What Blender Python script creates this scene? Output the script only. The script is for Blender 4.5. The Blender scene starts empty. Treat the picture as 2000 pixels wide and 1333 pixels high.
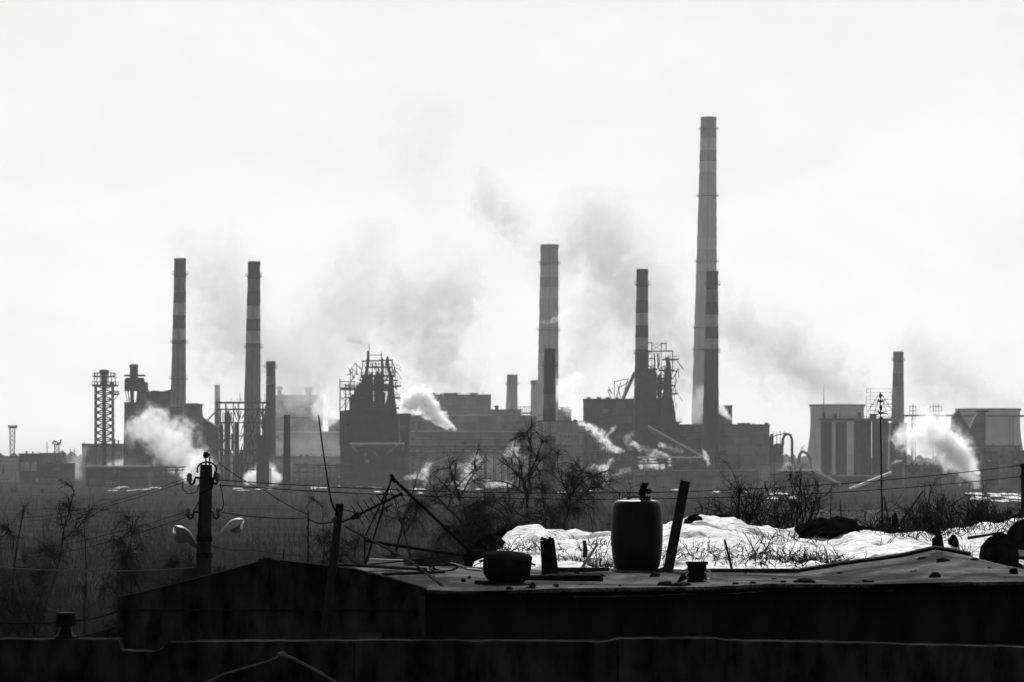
import bpy, math, random
import numpy as np
from mathutils import Vector, Matrix, noise

random.seed(7)
rng = np.random.default_rng(11)
SC = bpy.context.scene
COL = SC.collection

# ---------------------------------------------------------------- measuring
F, CX, HY, H = 8144.3, 1000.0, 895.0, 12.0        # focal length in photo pixels, eye level row, eye height


def P(px, py, D):
    """point that stands D metres ahead of the eye at photo column px, row py"""
    return Vector(((px - CX) / F * D, D, H + (HY - py) / F * D))


def m(px, D):
    return px * D / F


# ---------------------------------------------------------------- materials
def new_mat(name):
    mt = bpy.data.materials.new(name)
    mt.use_nodes = True
    return mt, mt.node_tree.nodes, mt.node_tree.links, mt.node_tree.nodes['Principled BSDF']


def g3(v):
    return (v, v, v, 1.0)


def mat(name, base, var=0.35, scale=1.0, rough=0.85, spec=0.3, bump=0.0, bscale=None, stretch=(1, 1, 1), metal=0.0, detail=6, fine=0.0):
    mt, n, l, b = new_mat(name)
    tc = n.new('ShaderNodeTexCoord')
    mp = n.new('ShaderNodeMapping'); mp.inputs['Scale'].default_value = stretch
    l.new(tc.outputs['Object'], mp.inputs['Vector'])
    nz = n.new('ShaderNodeTexNoise'); nz.inputs['Scale'].default_value = scale; nz.inputs['Detail'].default_value = detail
    nz.inputs['Roughness'].default_value = 0.6
    l.new(mp.outputs[0], nz.inputs['Vector'])
    rp = n.new('ShaderNodeValToRGB')
    rp.color_ramp.elements[0].position = 0.3; rp.color_ramp.elements[1].position = 0.7
    rp.color_ramp.elements[0].color = g3(max(0.003, base * (1 - var))); rp.color_ramp.elements[1].color = g3(min(0.92, base * (1 + var)))
    l.new(nz.outputs['Fac'], rp.inputs['Fac'])
    l.new(rp.outputs['Color'], b.inputs['Base Color'])
    b.inputs['Roughness'].default_value = rough
    b.inputs['Specular IOR Level'].default_value = spec
    b.inputs['Metallic'].default_value = metal
    if bump:
        n2 = n.new('ShaderNodeTexNoise'); n2.inputs['Scale'].default_value = bscale or scale * 4; n2.inputs['Detail'].default_value = 5
        l.new(mp.outputs[0], n2.inputs['Vector'])
        bp = n.new('ShaderNodeBump'); bp.inputs['Strength'].default_value = bump; bp.inputs['Distance'].default_value = 0.05
        l.new(n2.outputs['Fac'], bp.inputs['Height']); l.new(bp.outputs[0], b.inputs['Normal'])
    return mt


M = {
    'stack_dark': mat('hazed_dark_stack_paint', 0.19, 0.4, 0.2, stretch=(1, 1, .2)),  # stack tones for far chimneys: lightened, distance haze put into the colour
    'stack_light': mat('hazed_light_stack_paint', 0.5, 0.3, 0.2, stretch=(1, 1, .2)),
    'stack_mid': mat('hazed_stack_concrete', 0.36, 0.25, 0.2, stretch=(1, 1, .2)),
    'brick_dark': mat('dark_chimney_paint', 0.022, 0.6, 0.25, stretch=(1, 1, .3)),
    'brick_light': mat('pale_chimney_paint', 0.36, 0.45, 0.25, stretch=(1, 1, .3)),
    'brick_mid': mat('sooty_chimney_concrete', 0.16, 0.4, 0.25, stretch=(1, 1, .3)),
    'steel_far': mat('rusty_plant_steel', 0.022, 0.4, 0.4),
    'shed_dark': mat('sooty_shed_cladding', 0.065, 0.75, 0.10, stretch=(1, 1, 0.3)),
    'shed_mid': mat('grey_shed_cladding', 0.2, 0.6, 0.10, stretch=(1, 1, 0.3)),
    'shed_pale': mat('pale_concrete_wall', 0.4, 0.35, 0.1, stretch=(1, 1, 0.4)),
    'roof_far': mat('plant_roof_felt', 0.06, 0.4, 0.2),
    'glass_far': mat('dark_window_glass', 0.02, 0.2, 1.0, rough=0.25, spec=0.5),
    'snow_far': mat('old_snow_on_plant', 0.75, 0.15, 0.3),
    'tower_shell': mat('cooling_tower_concrete', 0.24, 0.2, 0.05, stretch=(1, 1, 0.3)),
    'tar': None, 'snow': None,
    'concrete_old': mat('stained_concrete', 0.05, 0.6, 2.3, 1.0, 0.0, 0.3, 12, stretch=(1, 1, 0.35)),
    'wall_black': mat('tarred_wall', 0.017, 0.6, 2.0, 1.0, 0.0, 0.3, 9, stretch=(1, 1, 0.4)),
    'wood_old': mat('weathered_wood', 0.02, 0.5, 3, 0.9, 0.08, 0.4, 20, stretch=(1, 1, 0.15)),
    'iron': mat('rusted_iron', 0.010, 0.5, 8, 0.9, 0.03, 0.3, 40),
    'pole': mat('pole_concrete', 0.022, 0.6, 3, 1.0, 0.0, 0.4, 25, stretch=(1, 1, .4)),
    'barrel': mat('dark_plastic', 0.005, 0.3, 3, 0.45, 0.12, 0.1, 7),
    'lamp_metal': mat('pale_lamp_metal', 0.28, 0.25, 6, 0.5, 0.3, metal=0.2),
    'lamp_metal_dark': mat('dark_lamp_metal', 0.07, 0.3, 6, 0.5, 0.3, metal=0.2),  # darker tone for the left lamp housing
    'porcelain': mat('brown_porcelain', 0.06, 0.2, 5, 0.25, 0.6),
    'wire': mat('wire_strand', 0.012, 0.2, 2, 1.0, 0.0),
    'wire_pale': mat('pale_cable_sheath', 0.10, 0.3, 2, 0.9, 0.05),
    'bark': mat('bare_bark', 0.015, 0.5, 4, 1.0, 0.0),
    'bark_birch': mat('birch_bark', 0.10, 0.7, 5, 0.85, 0.2, stretch=(1, 1, 0.5)),
    'twig': mat('bare_twigs', 0.013, 0.6, 1.5, 1.0, 0.02),
    'straw': mat('dry_straw', 0.22, 0.5, 3, 0.8, 0.25),
    'soil': mat('dark_wet_soil', 0.008, 0.5, 4, 1.0, 0.0, 0.6, 14),
    'stone': mat('dark_stone', 0.008, 0.6, 5, 1.0, 0.0, 0.7, 16),
    'slate': mat('old_slate_sheet', 0.09, 0.5, 3, 0.85, 0.1, 0.3, 12),
    'debris': mat('roof_rubble', 0.014, 0.6, 6, 1.0, 0.0, 0.5, 25),
}



def clad(mt, w, h, mortar=0.35, tint=0.5):
    """cladding sheets: joints and a tint of its own for every sheet, over the noise already there"""
    n, l = mt.node_tree.nodes, mt.node_tree.links
    b = n['Principled BSDF']; src = b.inputs['Base Color'].links[0].from_socket
    tc = n.new('ShaderNodeTexCoord'); sp = n.new('ShaderNodeSeparateXYZ'); l.new(tc.outputs['Object'], sp.inputs[0])
    ad = n.new('ShaderNodeMath'); ad.operation = 'ADD'; l.new(sp.outputs['X'], ad.inputs[0]); l.new(sp.outputs['Y'], ad.inputs[1])
    cb = n.new('ShaderNodeCombineXYZ'); l.new(ad.outputs[0], cb.inputs['X']); l.new(sp.outputs['Z'], cb.inputs['Y'])
    br = n.new('ShaderNodeTexBrick'); br.inputs['Scale'].default_value = 1.0; br.inputs['Brick Width'].default_value = w; br.inputs['Row Height'].default_value = h
    br.inputs['Mortar Size'].default_value = .18; br.offset = 0.37
    br.inputs['Color1'].default_value = g3(1); br.inputs['Color2'].default_value = g3(1 - tint); br.inputs['Mortar'].default_value = g3(mortar)
    l.new(cb.outputs[0], br.inputs['Vector'])
    mx = n.new('ShaderNodeMix'); mx.data_type = 'RGBA'; mx.blend_type = 'MULTIPLY'; mx.inputs['Factor'].default_value = 1
    l.new(src, mx.inputs['A']); l.new(br.outputs['Color'], mx.inputs['B']); l.new(mx.outputs['Result'], b.inputs['Base Color'])


clad(M['shed_dark'], 5.0, 3.5); clad(M['shed_mid'], 7.0, 4.5, .4, .55); clad(M['shed_pale'], 8.0, 6.0, .5, .45)
clad(M['tower_shell'], 9.0, 7.0, .8, .15)

# ---------------------------------------------------------------- mesh builder
class MB:
    def __init__(s):
        s.v, s.f, s.mi = [], [], []

    def add(s, vs, fs, mi=0):
        b = len(s.v)
        s.v.extend(Vector(v) for v in vs)
        for f in fs:
            s.f.append([i + b for i in f]); s.mi.append(mi)
        return s

    def box(s, x0, x1, y0, y1, z0, z1, mi=0):
        vs = [(x0, y0, z0), (x1, y0, z0), (x1, y1, z0), (x0, y1, z0), (x0, y0, z1), (x1, y0, z1), (x1, y1, z1), (x0, y1, z1)]
        return s.add(vs, [(0, 3, 2, 1), (4, 5, 6, 7), (0, 1, 5, 4), (1, 2, 6, 5), (2, 3, 7, 6), (3, 0, 4, 7)], mi)

    def pbox(s, px0, px1, py0, py1, D, depth, mi=0):
        a, b = P(px0, py1, D), P(px1, py0, D)
        return s.box(a.x, b.x, D, D + depth, a.z, b.z, mi)

    def prism(s, pts, D, depth, mi=0):
        """outline in photo pixels, clockwise from lower left, extruded away from the eye"""
        fr = [P(x, y, D) for x, y in pts]
        area = sum(fr[i].x * fr[(i + 1) % len(fr)].z - fr[(i + 1) % len(fr)].x * fr[i].z for i in range(len(fr)))
        if area < 0:
            fr.reverse()
        n = len(fr)
        bk = [p + Vector((0, depth, 0)) for p in fr]
        fs = [list(range(n)), list(range(2 * n - 1, n - 1, -1))]
        for i in range(n):
            j = (i + 1) % n
            fs.append([i, i + n, j + n, j])
        return s.add(fr + bk, fs, mi)

    def tube(s, pts, r, n=6, caps=True, mi=0):
        pts = [Vector(p) for p in pts]
        k = len(pts)
        rs = list(r) if hasattr(r, '__len__') else [r] * k
        b = len(s.v)
        t0 = (pts[1] - pts[0]).normalized()
        up = Vector((0, 0, 1)) if abs(t0.z) < 0.9 else Vector((0, 1, 0))
        u = t0.cross(up).normalized()
        for i in range(k):
            if i == 0: t = pts[1] - pts[0]
            elif i == k - 1: t = pts[-1] - pts[-2]
            else: t = pts[i + 1] - pts[i - 1]
            t.normalize()
            u = (u - t * u.dot(t))
            if u.length < 1e-6: u = t.orthogonal()
            u.normalize()
            w = t.cross(u)
            for j in range(n):
                a = 2 * math.pi * (j + 0.5) / n
                s.v.append(pts[i] + (u * math.cos(a) + w * math.sin(a)) * rs[i])
        for i in range(k - 1):
            for j in range(n):
                j2 = (j + 1) % n
                s.f.append([b + i * n + j, b + i * n + j2, b + (i + 1) * n + j2, b + (i + 1) * n + j]); s.mi.append(mi)
        if caps:
            s.f.append([b + j for j in range(n - 1, -1, -1)]); s.mi.append(mi)
            s.f.append([b + (k - 1) * n + j for j in range(n)]); s.mi.append(mi)
        return s

    def bar(s, a, b, w, mi=0):
        return s.tube([a, b], w * 0.7071, 4, True, mi)

    def lathe(s, cx, cy, prof, n=24, mis=None, caps=True, wob=0.0):
        b = len(s.v)
        for z, r in prof:
            for j in range(n):
                a = 2 * math.pi * j / n
                rr = r * (1 + (random.uniform(-wob, wob) if wob else 0))
                s.v.append(Vector((cx + math.cos(a) * rr, cy + math.sin(a) * rr, z)))
        for i in range(len(prof) - 1):
            for j in range(n):
                j2 = (j + 1) % n
                s.f.append([b + i * n + j, b + i * n + j2, b + (i + 1) * n + j2, b + (i + 1) * n + j])
                s.mi.append(mis[i] if mis else 0)
        if caps:
            s.f.append([b + j for j in range(n - 1, -1, -1)]); s.mi.append(0)
            t = b + (len(prof) - 1) * n
            s.f.append([t + j for j in range(n)]); s.mi.append(mis[-1] if mis else 0)
        return s

    def build(s, name, mats, parent=None, smooth=None, loc=None):
        if not isinstance(mats, (list, tuple)): mats = [mats]
        me = bpy.data.meshes.new(name)
        off = Vector((0, 0, 0))
        if parent is not None:
            p = parent
            while p is not None:
                off += p.location; p = p.parent
        own = Vector(loc) if loc is not None and parent is None else Vector((0, 0, 0))
        off = off + own
        me.from_pydata([v - off for v in s.v], [], s.f)
        for mt in mats: me.materials.append(mt)
        if len(mats) > 1: me.polygons.foreach_set('material_index', s.mi)
        if smooth is not None:
            me.shade_smooth()
            me.set_sharp_from_angle(angle=math.radians(smooth))
        me.update()
        o = bpy.data.objects.new(name, me)
        COL.objects.link(o)
        if parent is not None: o.parent = parent
        else: o.location = own
        return o


def tag(o, label=None, cat=None, group=None, kind=None):
    if label: o['label'] = label
    if cat: o['category'] = cat
    if group: o['group'] = group
    if kind: o['kind'] = kind
    return o


def thing(name, label, cat, loc, group=None):
    o = bpy.data.objects.new(name, None)
    COL.objects.link(o)
    o.location = loc
    o.empty_display_size = 0.2
    return tag(o, label, cat, group)


def copy_tree(o, parent=None):
    c = o.copy(); COL.objects.link(c); c.parent = parent
    for ch in o.children: copy_tree(ch, c)
    return c


def raw_mesh(name, verts, faces, mt, smooth=False):
    me = bpy.data.meshes.new(name)
    me.from_pydata(verts, [], faces)
    me.materials.append(mt)
    if smooth: me.shade_smooth()
    o = bpy.data.objects.new(name, me); COL.objects.link(o)
    return o


# ---------------------------------------------------------------- camera, sun, sky
cam = bpy.data.cameras.new('camera')
co = bpy.data.objects.new('camera', cam); COL.objects.link(co)
co.location = (0, 0, H); co.rotation_euler = (math.radians(90), 0, 0)
cam.sensor_width = 36.0
cam.lens = F / 2000.0 * 36.0
cam.shift_y = (HY - 666.5) / 2000.0
cam.dof.use_dof = True; cam.dof.focus_distance = 47; cam.dof.aperture_fstop = 11
cam.clip_start = 1.0; cam.clip_end = 30000
SC.camera = co

SUN_EL, SUN_AZ = math.radians(34), math.radians(0.6)      # ahead of the eye, a little right
sd = Vector((math.sin(SUN_AZ) * math.cos(SUN_EL), math.cos(SUN_AZ) * math.cos(SUN_EL), math.sin(SUN_EL)))
sl = bpy.data.lights.new('sun', 'SUN'); sl.energy = 4.0; sl.angle = math.radians(0.5); sl.color = (1, 1, 1)
so = bpy.data.objects.new('sun', sl); COL.objects.link(so)
so.rotation_euler = (-sd).to_track_quat('-Z', 'Y').to_euler(); so.location = (0, 0, 400)

w = bpy.data.worlds.new('World'); SC.world = w; w.use_nodes = True
n, l = w.node_tree.nodes, w.node_tree.links
bg = n['Background']
sky = n.new('ShaderNodeTexSky'); sky.sky_type = 'NISHITA'; sky.sun_disc = False
sky.sun_elevation = SUN_EL; sky.sun_rotation = SUN_AZ
sky.air_density = 1.0; sky.dust_density = 3.0; sky.ozone_density = 1.0
bw = n.new('ShaderNodeRGBToBW'); l.new(sky.outputs[0], bw.inputs[0])
# thin veil of cloud over the blue: evens out the glare round the sun
tc = n.new('ShaderNodeTexCoord'); mp = n.new('ShaderNodeMapping'); mp.inputs['Scale'].default_value = (1, 1, 2.2)
l.new(tc.outputs['Generated'], mp.inputs['Vector'])
nz = n.new('ShaderNodeTexNoise'); nz.inputs['Scale'].default_value = 16; nz.inputs['Detail'].default_value = 7; nz.inputs['Roughness'].default_value = 0.55
nz.inputs['Distortion'].default_value = 0.6
l.new(mp.outputs[0], nz.inputs['Vector'])
cr = n.new('ShaderNodeMapRange'); cr.inputs['From Min'].default_value = 0.35; cr.inputs['From Max'].default_value = 0.7
cr.inputs['To Min'].default_value = 0.955; cr.inputs['To Max'].default_value = 1.03
l.new(nz.outputs['Fac'], cr.inputs['Value'])
SKY_CAP = 6.85
mn = n.new('ShaderNodeMath'); mn.operation = 'MINIMUM'; mn.inputs[1].default_value = SKY_CAP
l.new(bw.outputs[0], mn.inputs[0])
mu = n.new('ShaderNodeMath'); mu.operation = 'MULTIPLY'
l.new(mn.outputs[0], mu.inputs[0]); l.new(cr.outputs[0], mu.inputs[1])
l.new(mu.outputs[0], bg.inputs['Color'])
bg.inputs['Strength'].default_value = 0.1

SC.view_settings.view_transform = 'Standard'; SC.view_settings.look = 'None'; SC.view_settings.gamma = 1
SC.view_settings.exposure = 0.35
cy = SC.cycles
cy.use_denoising = True
cy.volume_bounces = 3; cy.max_bounces = 6; cy.transparent_max_bounces = 64
cy.diffuse_bounces = 3; cy.glossy_bounces = 2; cy.volume_step_rate = 1.0; cy.volume_max_steps = 128
cy.use_adaptive_sampling = True; cy.adaptive_threshold = 0.03
SC.render.film_transparent = False
SC.render.engine = 'CYCLES'

# the air of the valley
def vol_mat(name):
    mt = bpy.data.materials.new(name); mt.use_nodes = True
    n, l = mt.node_tree.nodes, mt.node_tree.links
    n.remove(n['Principled BSDF'])
    pv = n.new('ShaderNodeVolumePrincipled')
    pv.inputs['Density Attribute'].default_value = ''
    l.new(pv.outputs[0], n['Material Output'].inputs['Volume'])
    return mt, n, l, pv

HAZE = 0.000037
hm, _, _, pv = vol_mat('valley_haze')
pv.inputs['Color'].default_value = g3(0.95); pv.inputs['Density'].default_value = HAZE; pv.inputs['Anisotropy'].default_value = 0.4
mb = MB(); mb.box(-3600, 3600, -60, 5600, -3, 345)
o = mb.build('haze', hm); tag(o, 'thin pale smoky haze filling the air over the valley', 'haze', kind='stuff')
# ---------------------------------------------------------------- steam and smoke
def plume(name, label, cat, D, path, k, soft=0.35, amp=1.0, warp=0.35, nscale=None, col=0.95, aniso=0.45, dy=0.0, kind=None, group=None, thr=0.0, step=1.0, detail=4, billow=0.0):
    """a billowing body of steam along a path [(photo column, row, radius in photo pixels)], even density inside, ragged edge"""
    base = P(path[0][0], path[0][1], D)
    nodes = []
    for i, (px, py, r) in enumerate(path):
        nodes.append((P(px, py, D + dy * i) - base, m(r, D)))
    rmean = sum(r for _, r in nodes) / len(nodes)
    # hull: union of balls along the path, fused by a voxel remesh
    hull = MB()
    grow = 1.08 + 0.25 * amp + 0.25 * warp
    for i in range(max(1, len(nodes) - 1)):
        (a, ra) = nodes[i]; (b, rb) = nodes[min(i + 1, len(nodes) - 1)]
        steps = max(1, int((b - a).length / (0.45 * max(min(ra, rb), rmean * 0.3))))
        for s_ in range(steps + 1):
            t = s_ / steps
            c = a.lerp(b, t) + base; r = (ra * (1 - t) + rb * t) * grow
            prof = [(c.z - r * math.cos(math.pi * q / 6), max(r * math.sin(math.pi * q / 6), r * 0.02)) for q in range(7)]
            hull.lathe(c.x, c.y, prof, 10)
    mt, n, l, pv = vol_mat(name + '_vapour')
    o = hull.build(name, mt, loc=base)
    rm = o.modifiers.new('fuse', 'REMESH'); rm.mode = 'VOXEL'; rm.voxel_size = max(rmean * 0.22, min(r for _, r in nodes) * 0.3)
    tag(o, label, cat, group, kind)
    mt.cycles.volume_step_rate = step
    tc = n.new('ShaderNodeTexCoord')
    ns = nscale or 0.9 / rmean
    wz = n.new('ShaderNodeTexNoise'); wz.inputs['Scale'].default_value = ns * 0.8; wz.inputs['Detail'].default_value = 2
    l.new(tc.outputs['Object'], wz.inputs['Vector'])
    vs = n.new('ShaderNodeVectorMath'); vs.operation = 'SUBTRACT'; vs.inputs[1].default_value = (0.5, 0.5, 0.5)
    l.new(wz.outputs['Color'], vs.inputs[0])
    vm = n.new('ShaderNodeVectorMath'); vm.operation = 'MULTIPLY_ADD'
    vm.inputs[1].default_value = (rmean * warp * 2,) * 3
    l.new(vs.outputs[0], vm.inputs[0]); l.new(tc.outputs['Object'], vm.inputs[2])
    p = vm.outputs[0]
    best = None
    for i in range(max(1, len(nodes) - 1)):
        (a, ra) = nodes[i]; (b, rb) = nodes[min(i + 1, len(nodes) - 1)]
        ab = b - a; L2 = max(ab.length_squared, 1e-6)
        s1 = n.new('ShaderNodeVectorMath'); s1.operation = 'SUBTRACT'; s1.inputs[1].default_value = a; l.new(p, s1.inputs[0])
        d1 = n.new('ShaderNodeVectorMath'); d1.operation = 'DOT_PRODUCT'; d1.inputs[1].default_value = ab / L2; l.new(s1.outputs[0], d1.inputs[0])
        cl = n.new('ShaderNodeClamp'); l.new(d1.outputs['Value'], cl.inputs[0])
        sc = n.new('ShaderNodeVectorMath'); sc.operation = 'SCALE'; sc.inputs[0].default_value = ab; l.new(cl.outputs[0], sc.inputs['Scale'])
        s2 = n.new('ShaderNodeVectorMath'); s2.operation = 'DISTANCE'; l.new(s1.outputs[0], s2.inputs[0]); l.new(sc.outputs[0], s2.inputs[1])
        rr = n.new('ShaderNodeMath'); rr.operation = 'MULTIPLY_ADD'; rr.inputs[1].default_value = rb - ra; rr.inputs[2].default_value = ra; l.new(cl.outputs[0], rr.inputs[0])
        dv = n.new('ShaderNodeMath'); dv.operation = 'DIVIDE'; l.new(s2.outputs['Value'], dv.inputs[0]); l.new(rr.outputs[0], dv.inputs[1])
        if best is None: best = dv.outputs[0]
        else:
            mi = n.new('ShaderNodeMath'); mi.operation = 'SMOOTH_MIN'; mi.inputs[2].default_value = 0.15
            l.new(best, mi.inputs[0]); l.new(dv.outputs[0], mi.inputs[1]); best = mi.outputs[0]
    nz = n.new('ShaderNodeTexNoise'); nz.inputs['Scale'].default_value = ns * 1.7; nz.inputs['Detail'].default_value = detail; nz.inputs['Roughness'].default_value = 0.6
    l.new(p, nz.inputs['Vector'])
    ad = n.new('ShaderNodeMath'); ad.operation = 'MULTIPLY_ADD'; ad.inputs[1].default_value = 2 * amp
    nf = nz.outputs['Fac']
    if billow:
        acc = None
        for q, (s_, wt_) in enumerate(((1.3, .6), (3.0, .4))):
            vo = n.new('ShaderNodeTexVoronoi'); vo.feature = 'SMOOTH_F1'; vo.inputs['Scale'].default_value = ns * s_; vo.inputs['Smoothness'].default_value = .4
            l.new(p, vo.inputs['Vector'])
            q_ = n.new('ShaderNodeMath'); q_.operation = 'MULTIPLY_ADD'; q_.inputs[1].default_value = -wt_ * 1.1
            l.new(vo.outputs['Distance'], q_.inputs[0])
            if acc is None: q_.inputs[2].default_value = 1.02
            else: l.new(acc, q_.inputs[2])
            acc = q_.outputs[0]
        mxf = n.new('ShaderNodeMix'); mxf.inputs['Factor'].default_value = billow
        l.new(nf, mxf.inputs['A']); l.new(acc, mxf.inputs['B']); nf = mxf.outputs['Result']
    l.new(nf, ad.inputs[0])
    sb = n.new('ShaderNodeMath'); sb.operation = 'SUBTRACT'; sb.inputs[0].default_value = 1.0 - amp - thr; l.new(best, sb.inputs[1])
    l.new(sb.outputs[0], ad.inputs[2])
    mr = n.new('ShaderNodeMapRange'); mr.interpolation_type = 'SMOOTHSTEP'
    mr.inputs['From Min'].default_value = 0.0; mr.inputs['From Max'].default_value = soft
    mr.inputs['To Min'].default_value = 0.0; mr.inputs['To Max'].default_value = k
    l.new(ad.outputs[0], mr.inputs['Value'])
    l.new(mr.outputs[0], pv.inputs['Density'])
    pv.inputs['Color'].default_value = g3(col); pv.inputs['Anisotropy'].default_value = aniso
    return o



def steam(label, D, path, k=0.6, soft=0.6, amp=1.15, warp=0.6, step=0.4, nz=1.7, **kw):
    rm_ = sum(m(r, D) for _, _, r in path) / len(path)
    return plume('steam_plume', label, 'steam plume', D, path, k, soft, amp, warp, step=step, nscale=nz / rm_, **kw)


def wisp(label, D, path, k=0.9, **kw):
    rm_ = sum(m(r, D) for _, _, r in path) / len(path)
    return plume('steam_plume', label, 'steam plume', D, [(x_, y_, r_ * .68) for x_, y_, r_ in path], k * .75, 0.8, 1.9, 1.35, step=0.35, nscale=1.5 / rm_, thr=.22, detail=4, **kw)


def smoke(label, D, path, k=0.05, soft=0.9, amp=1.3, warp=0.7, step=0.9, col=0.76, nz=1.9, billow=.5, **kw):
    rm_ = sum(m(r, D) for _, _, r in path) / len(path)
    return plume('smoke_bank', label, 'smoke', D, path, k, soft, amp, warp, step=step, col=col, kind='stuff', detail=4, nscale=nz / rm_, billow=billow, aniso=.25, **kw)


steam('broad white steam cloud billowing in front of the sinter block', 1850, [(400, 932, 26), (365, 900, 42), (335, 858, 54), (292, 830, 42), (258, 845, 26)], 0.15, 1.0, 1.5, 0.6, nz=1.35, billow=.2)
steam('dense white cauliflower steam jet slanting off a roof beside the tangled furnace', 1885, [(889, 838, 4), (868, 824, 13), (842, 803, 20), (822, 775, 22), (800, 790, 22)], 0.5, 0.3, 0.9, 0.4, step=0.25, nz=1.4, billow=.75)
steam('bright steam column leaning over the block with a row of windows', 1620, [(1906, 948, 8), (1888, 915, 26), (1862, 880, 42), (1818, 850, 52), (1772, 856, 34)], 0.22, 0.8, 1.35, 0.55, nz=1.4, billow=.3)
wisp('little white steam puff low beside the bright right column', 1600, [(1912, 935, 6.75), (1908, 924, 12.15)], 1.04)
steam('bright white steam glowing low between the sinter block and the open steel frame', 1690, [(368, 928, 16), (396, 908, 27), (412, 926, 18)], 0.6, 0.8, 1.1)
steam('bright white steam spilling right from the foot of the open steel frame', 1760, [(488, 934, 14), (518, 922, 24), (538, 936, 15)], 0.6, 0.7, 1.0)
steam('small white steam curl left of the tangled furnace', 2500, [(634, 835, 8), (648, 815, 17), (624, 800, 18), (628, 780, 16)], 0.2)
wisp('ragged white steam trail falling along the dark charging block', 1800, [(1215, 882, 8.1), (1190, 874, 14.85), (1172, 850, 17.55), (1150, 833, 13.5), (1132, 826, 9.45)], 1.04)
wisp('thin white steam ribbon under the sloping snow topped conveyor', 1790, [(1236, 864, 6.75), (1252, 876, 10.8), (1275, 881, 10.8), (1292, 886, 6.75)], 1.17)
wisp('wispy white steam ribbon along the middle of the sloping conveyor', 1800, [(1290, 868, 8.1), (1308, 876, 9.45), (1330, 882, 9.45)], 0.91)
wisp('round white steam puff below the sloping snow topped conveyor', 1760, [(1258, 905, 16.2), (1272, 900, 24.3), (1290, 914, 13.5)], 0.65)
wisp('hooked white steam wisp right of the round puff', 1770, [(1296, 886, 5.4), (1306, 893, 8.1), (1308, 908, 6.75)], 1.04)
wisp('soft upright steam puff over the flat pale sheds', 1680, [(1182, 940, 13.5), (1180, 918, 20.25), (1192, 902, 12.15)], 0.52)
wisp('faint steam wisp curling beside the upright puff', 1690, [(1195, 930, 9.45), (1212, 924, 12.15), (1230, 918, 10.8)], 0.33)
wisp('small white steam flame at the foot of the dark banded chimney overlapping the tallest', 1740, [(1384, 906, 6.75), (1378, 892, 9.45), (1374, 880, 5.4)], 0.91)
steam('white steam jet slanting from the hopper on the casting hall', 2000, [(1427, 818, 3), (1414, 806, 9), (1404, 796, 11), (1398, 780, 9)], 0.6, billow=.5)
steam('pale steam heap rising right of the broad pale chimney', 2150, [(1135, 815, 12), (1118, 790, 24), (1100, 765, 26), (1125, 740, 20)], 0.12)
steam('hazy steam drifting off the casting hall roof before the tallest chimney', 2000, [(1345, 835, 18), (1360, 805, 26), (1368, 770, 24)], 0.05, 0.9)
wisp('tiny thin steam wisp crossing the broad pale chimney', 2200, [(1056, 626, 4.05), (1070, 632, 6.75), (1086, 622, 10.8), (1110, 608, 16.2)], 0.21)
wisp('upright white steam puff left of the birch top', 1650, [(833, 942, 9.45), (830, 922, 16.2), (838, 908, 13.5)], 0.52)
wisp('low white steam roll beside the upright puff left of the birch top', 1660, [(795, 932, 8.1), (812, 930, 12.15), (826, 932, 10.8)], 0.52)
wisp('white steam heap glowing through the left twigs of the birch', 1640, [(905, 948, 18.9), (914, 920, 27), (930, 902, 18.9)], 0.39)
wisp('white steam puff glowing through the right twigs of the birch', 1640, [(1012, 893, 13.5), (1003, 875, 17.55), (990, 888, 13.5)], 0.45)
wisp('low white steam glow near the foot of the birch', 1600, [(955, 944, 13.5), (975, 948, 14.85), (995, 946, 12.15)], 0.52)
wisp('flat white steam streak low in front of the hazy sheds', 1620, [(868, 944, 6.75), (885, 942, 10.8), (902, 946, 8.1)], 0.52)
steam('faint steam creeping past the pump house', 1990, [(240, 905, 10), (225, 907, 10), (212, 910, 7)], 0.15)
steam('soft steam fading at the left end of the long dark lean-to', 2000, [(150, 925, 18), (150, 900, 18), (165, 880, 10)], 0.05, 0.9)
plume('smoke_plume', 'thin dark smoke wisp torn off the top of the tangled furnace', 'smoke plume', 1750, [(721, 690, 2), (716, 676, 4), (700, 668, 7), (680, 664, 7)], 0.22, 0.9, 1.3, 0.6, col=0.2, step=0.3, nscale=.8)
smoke('dark smoke streaming off the gantry beside the charging block', 2010, [(1240, 745, 14), (1222, 760, 16), (1205, 775, 12)], 0.06, col=0.3)

wisp('small steam fleck over the flat pale shed at the charging block', 1720, [(1150, 915, 5), (1160, 911, 8), (1172, 914, 6)], 1.0)
wisp('curled steam fleck high on the dark charging block', 1880, [(1186, 850, 5), (1196, 840, 8), (1202, 834, 5)], 0.7)
wisp('thin steam veil over the middle of the dark charging block', 1890, [(1232, 880, 8), (1222, 858, 12), (1240, 845, 10)], 0.2)
wisp('steam fleck on the roof of the screen house below the pipe loops', 1720, [(1530, 912, 5), (1540, 905, 8), (1548, 912, 5)], 0.5)
wisp('small steam tuft by the elevator house roof', 1700, [(1742, 906, 4), (1750, 902, 6), (1760, 900, 4)], 0.8)

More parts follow.
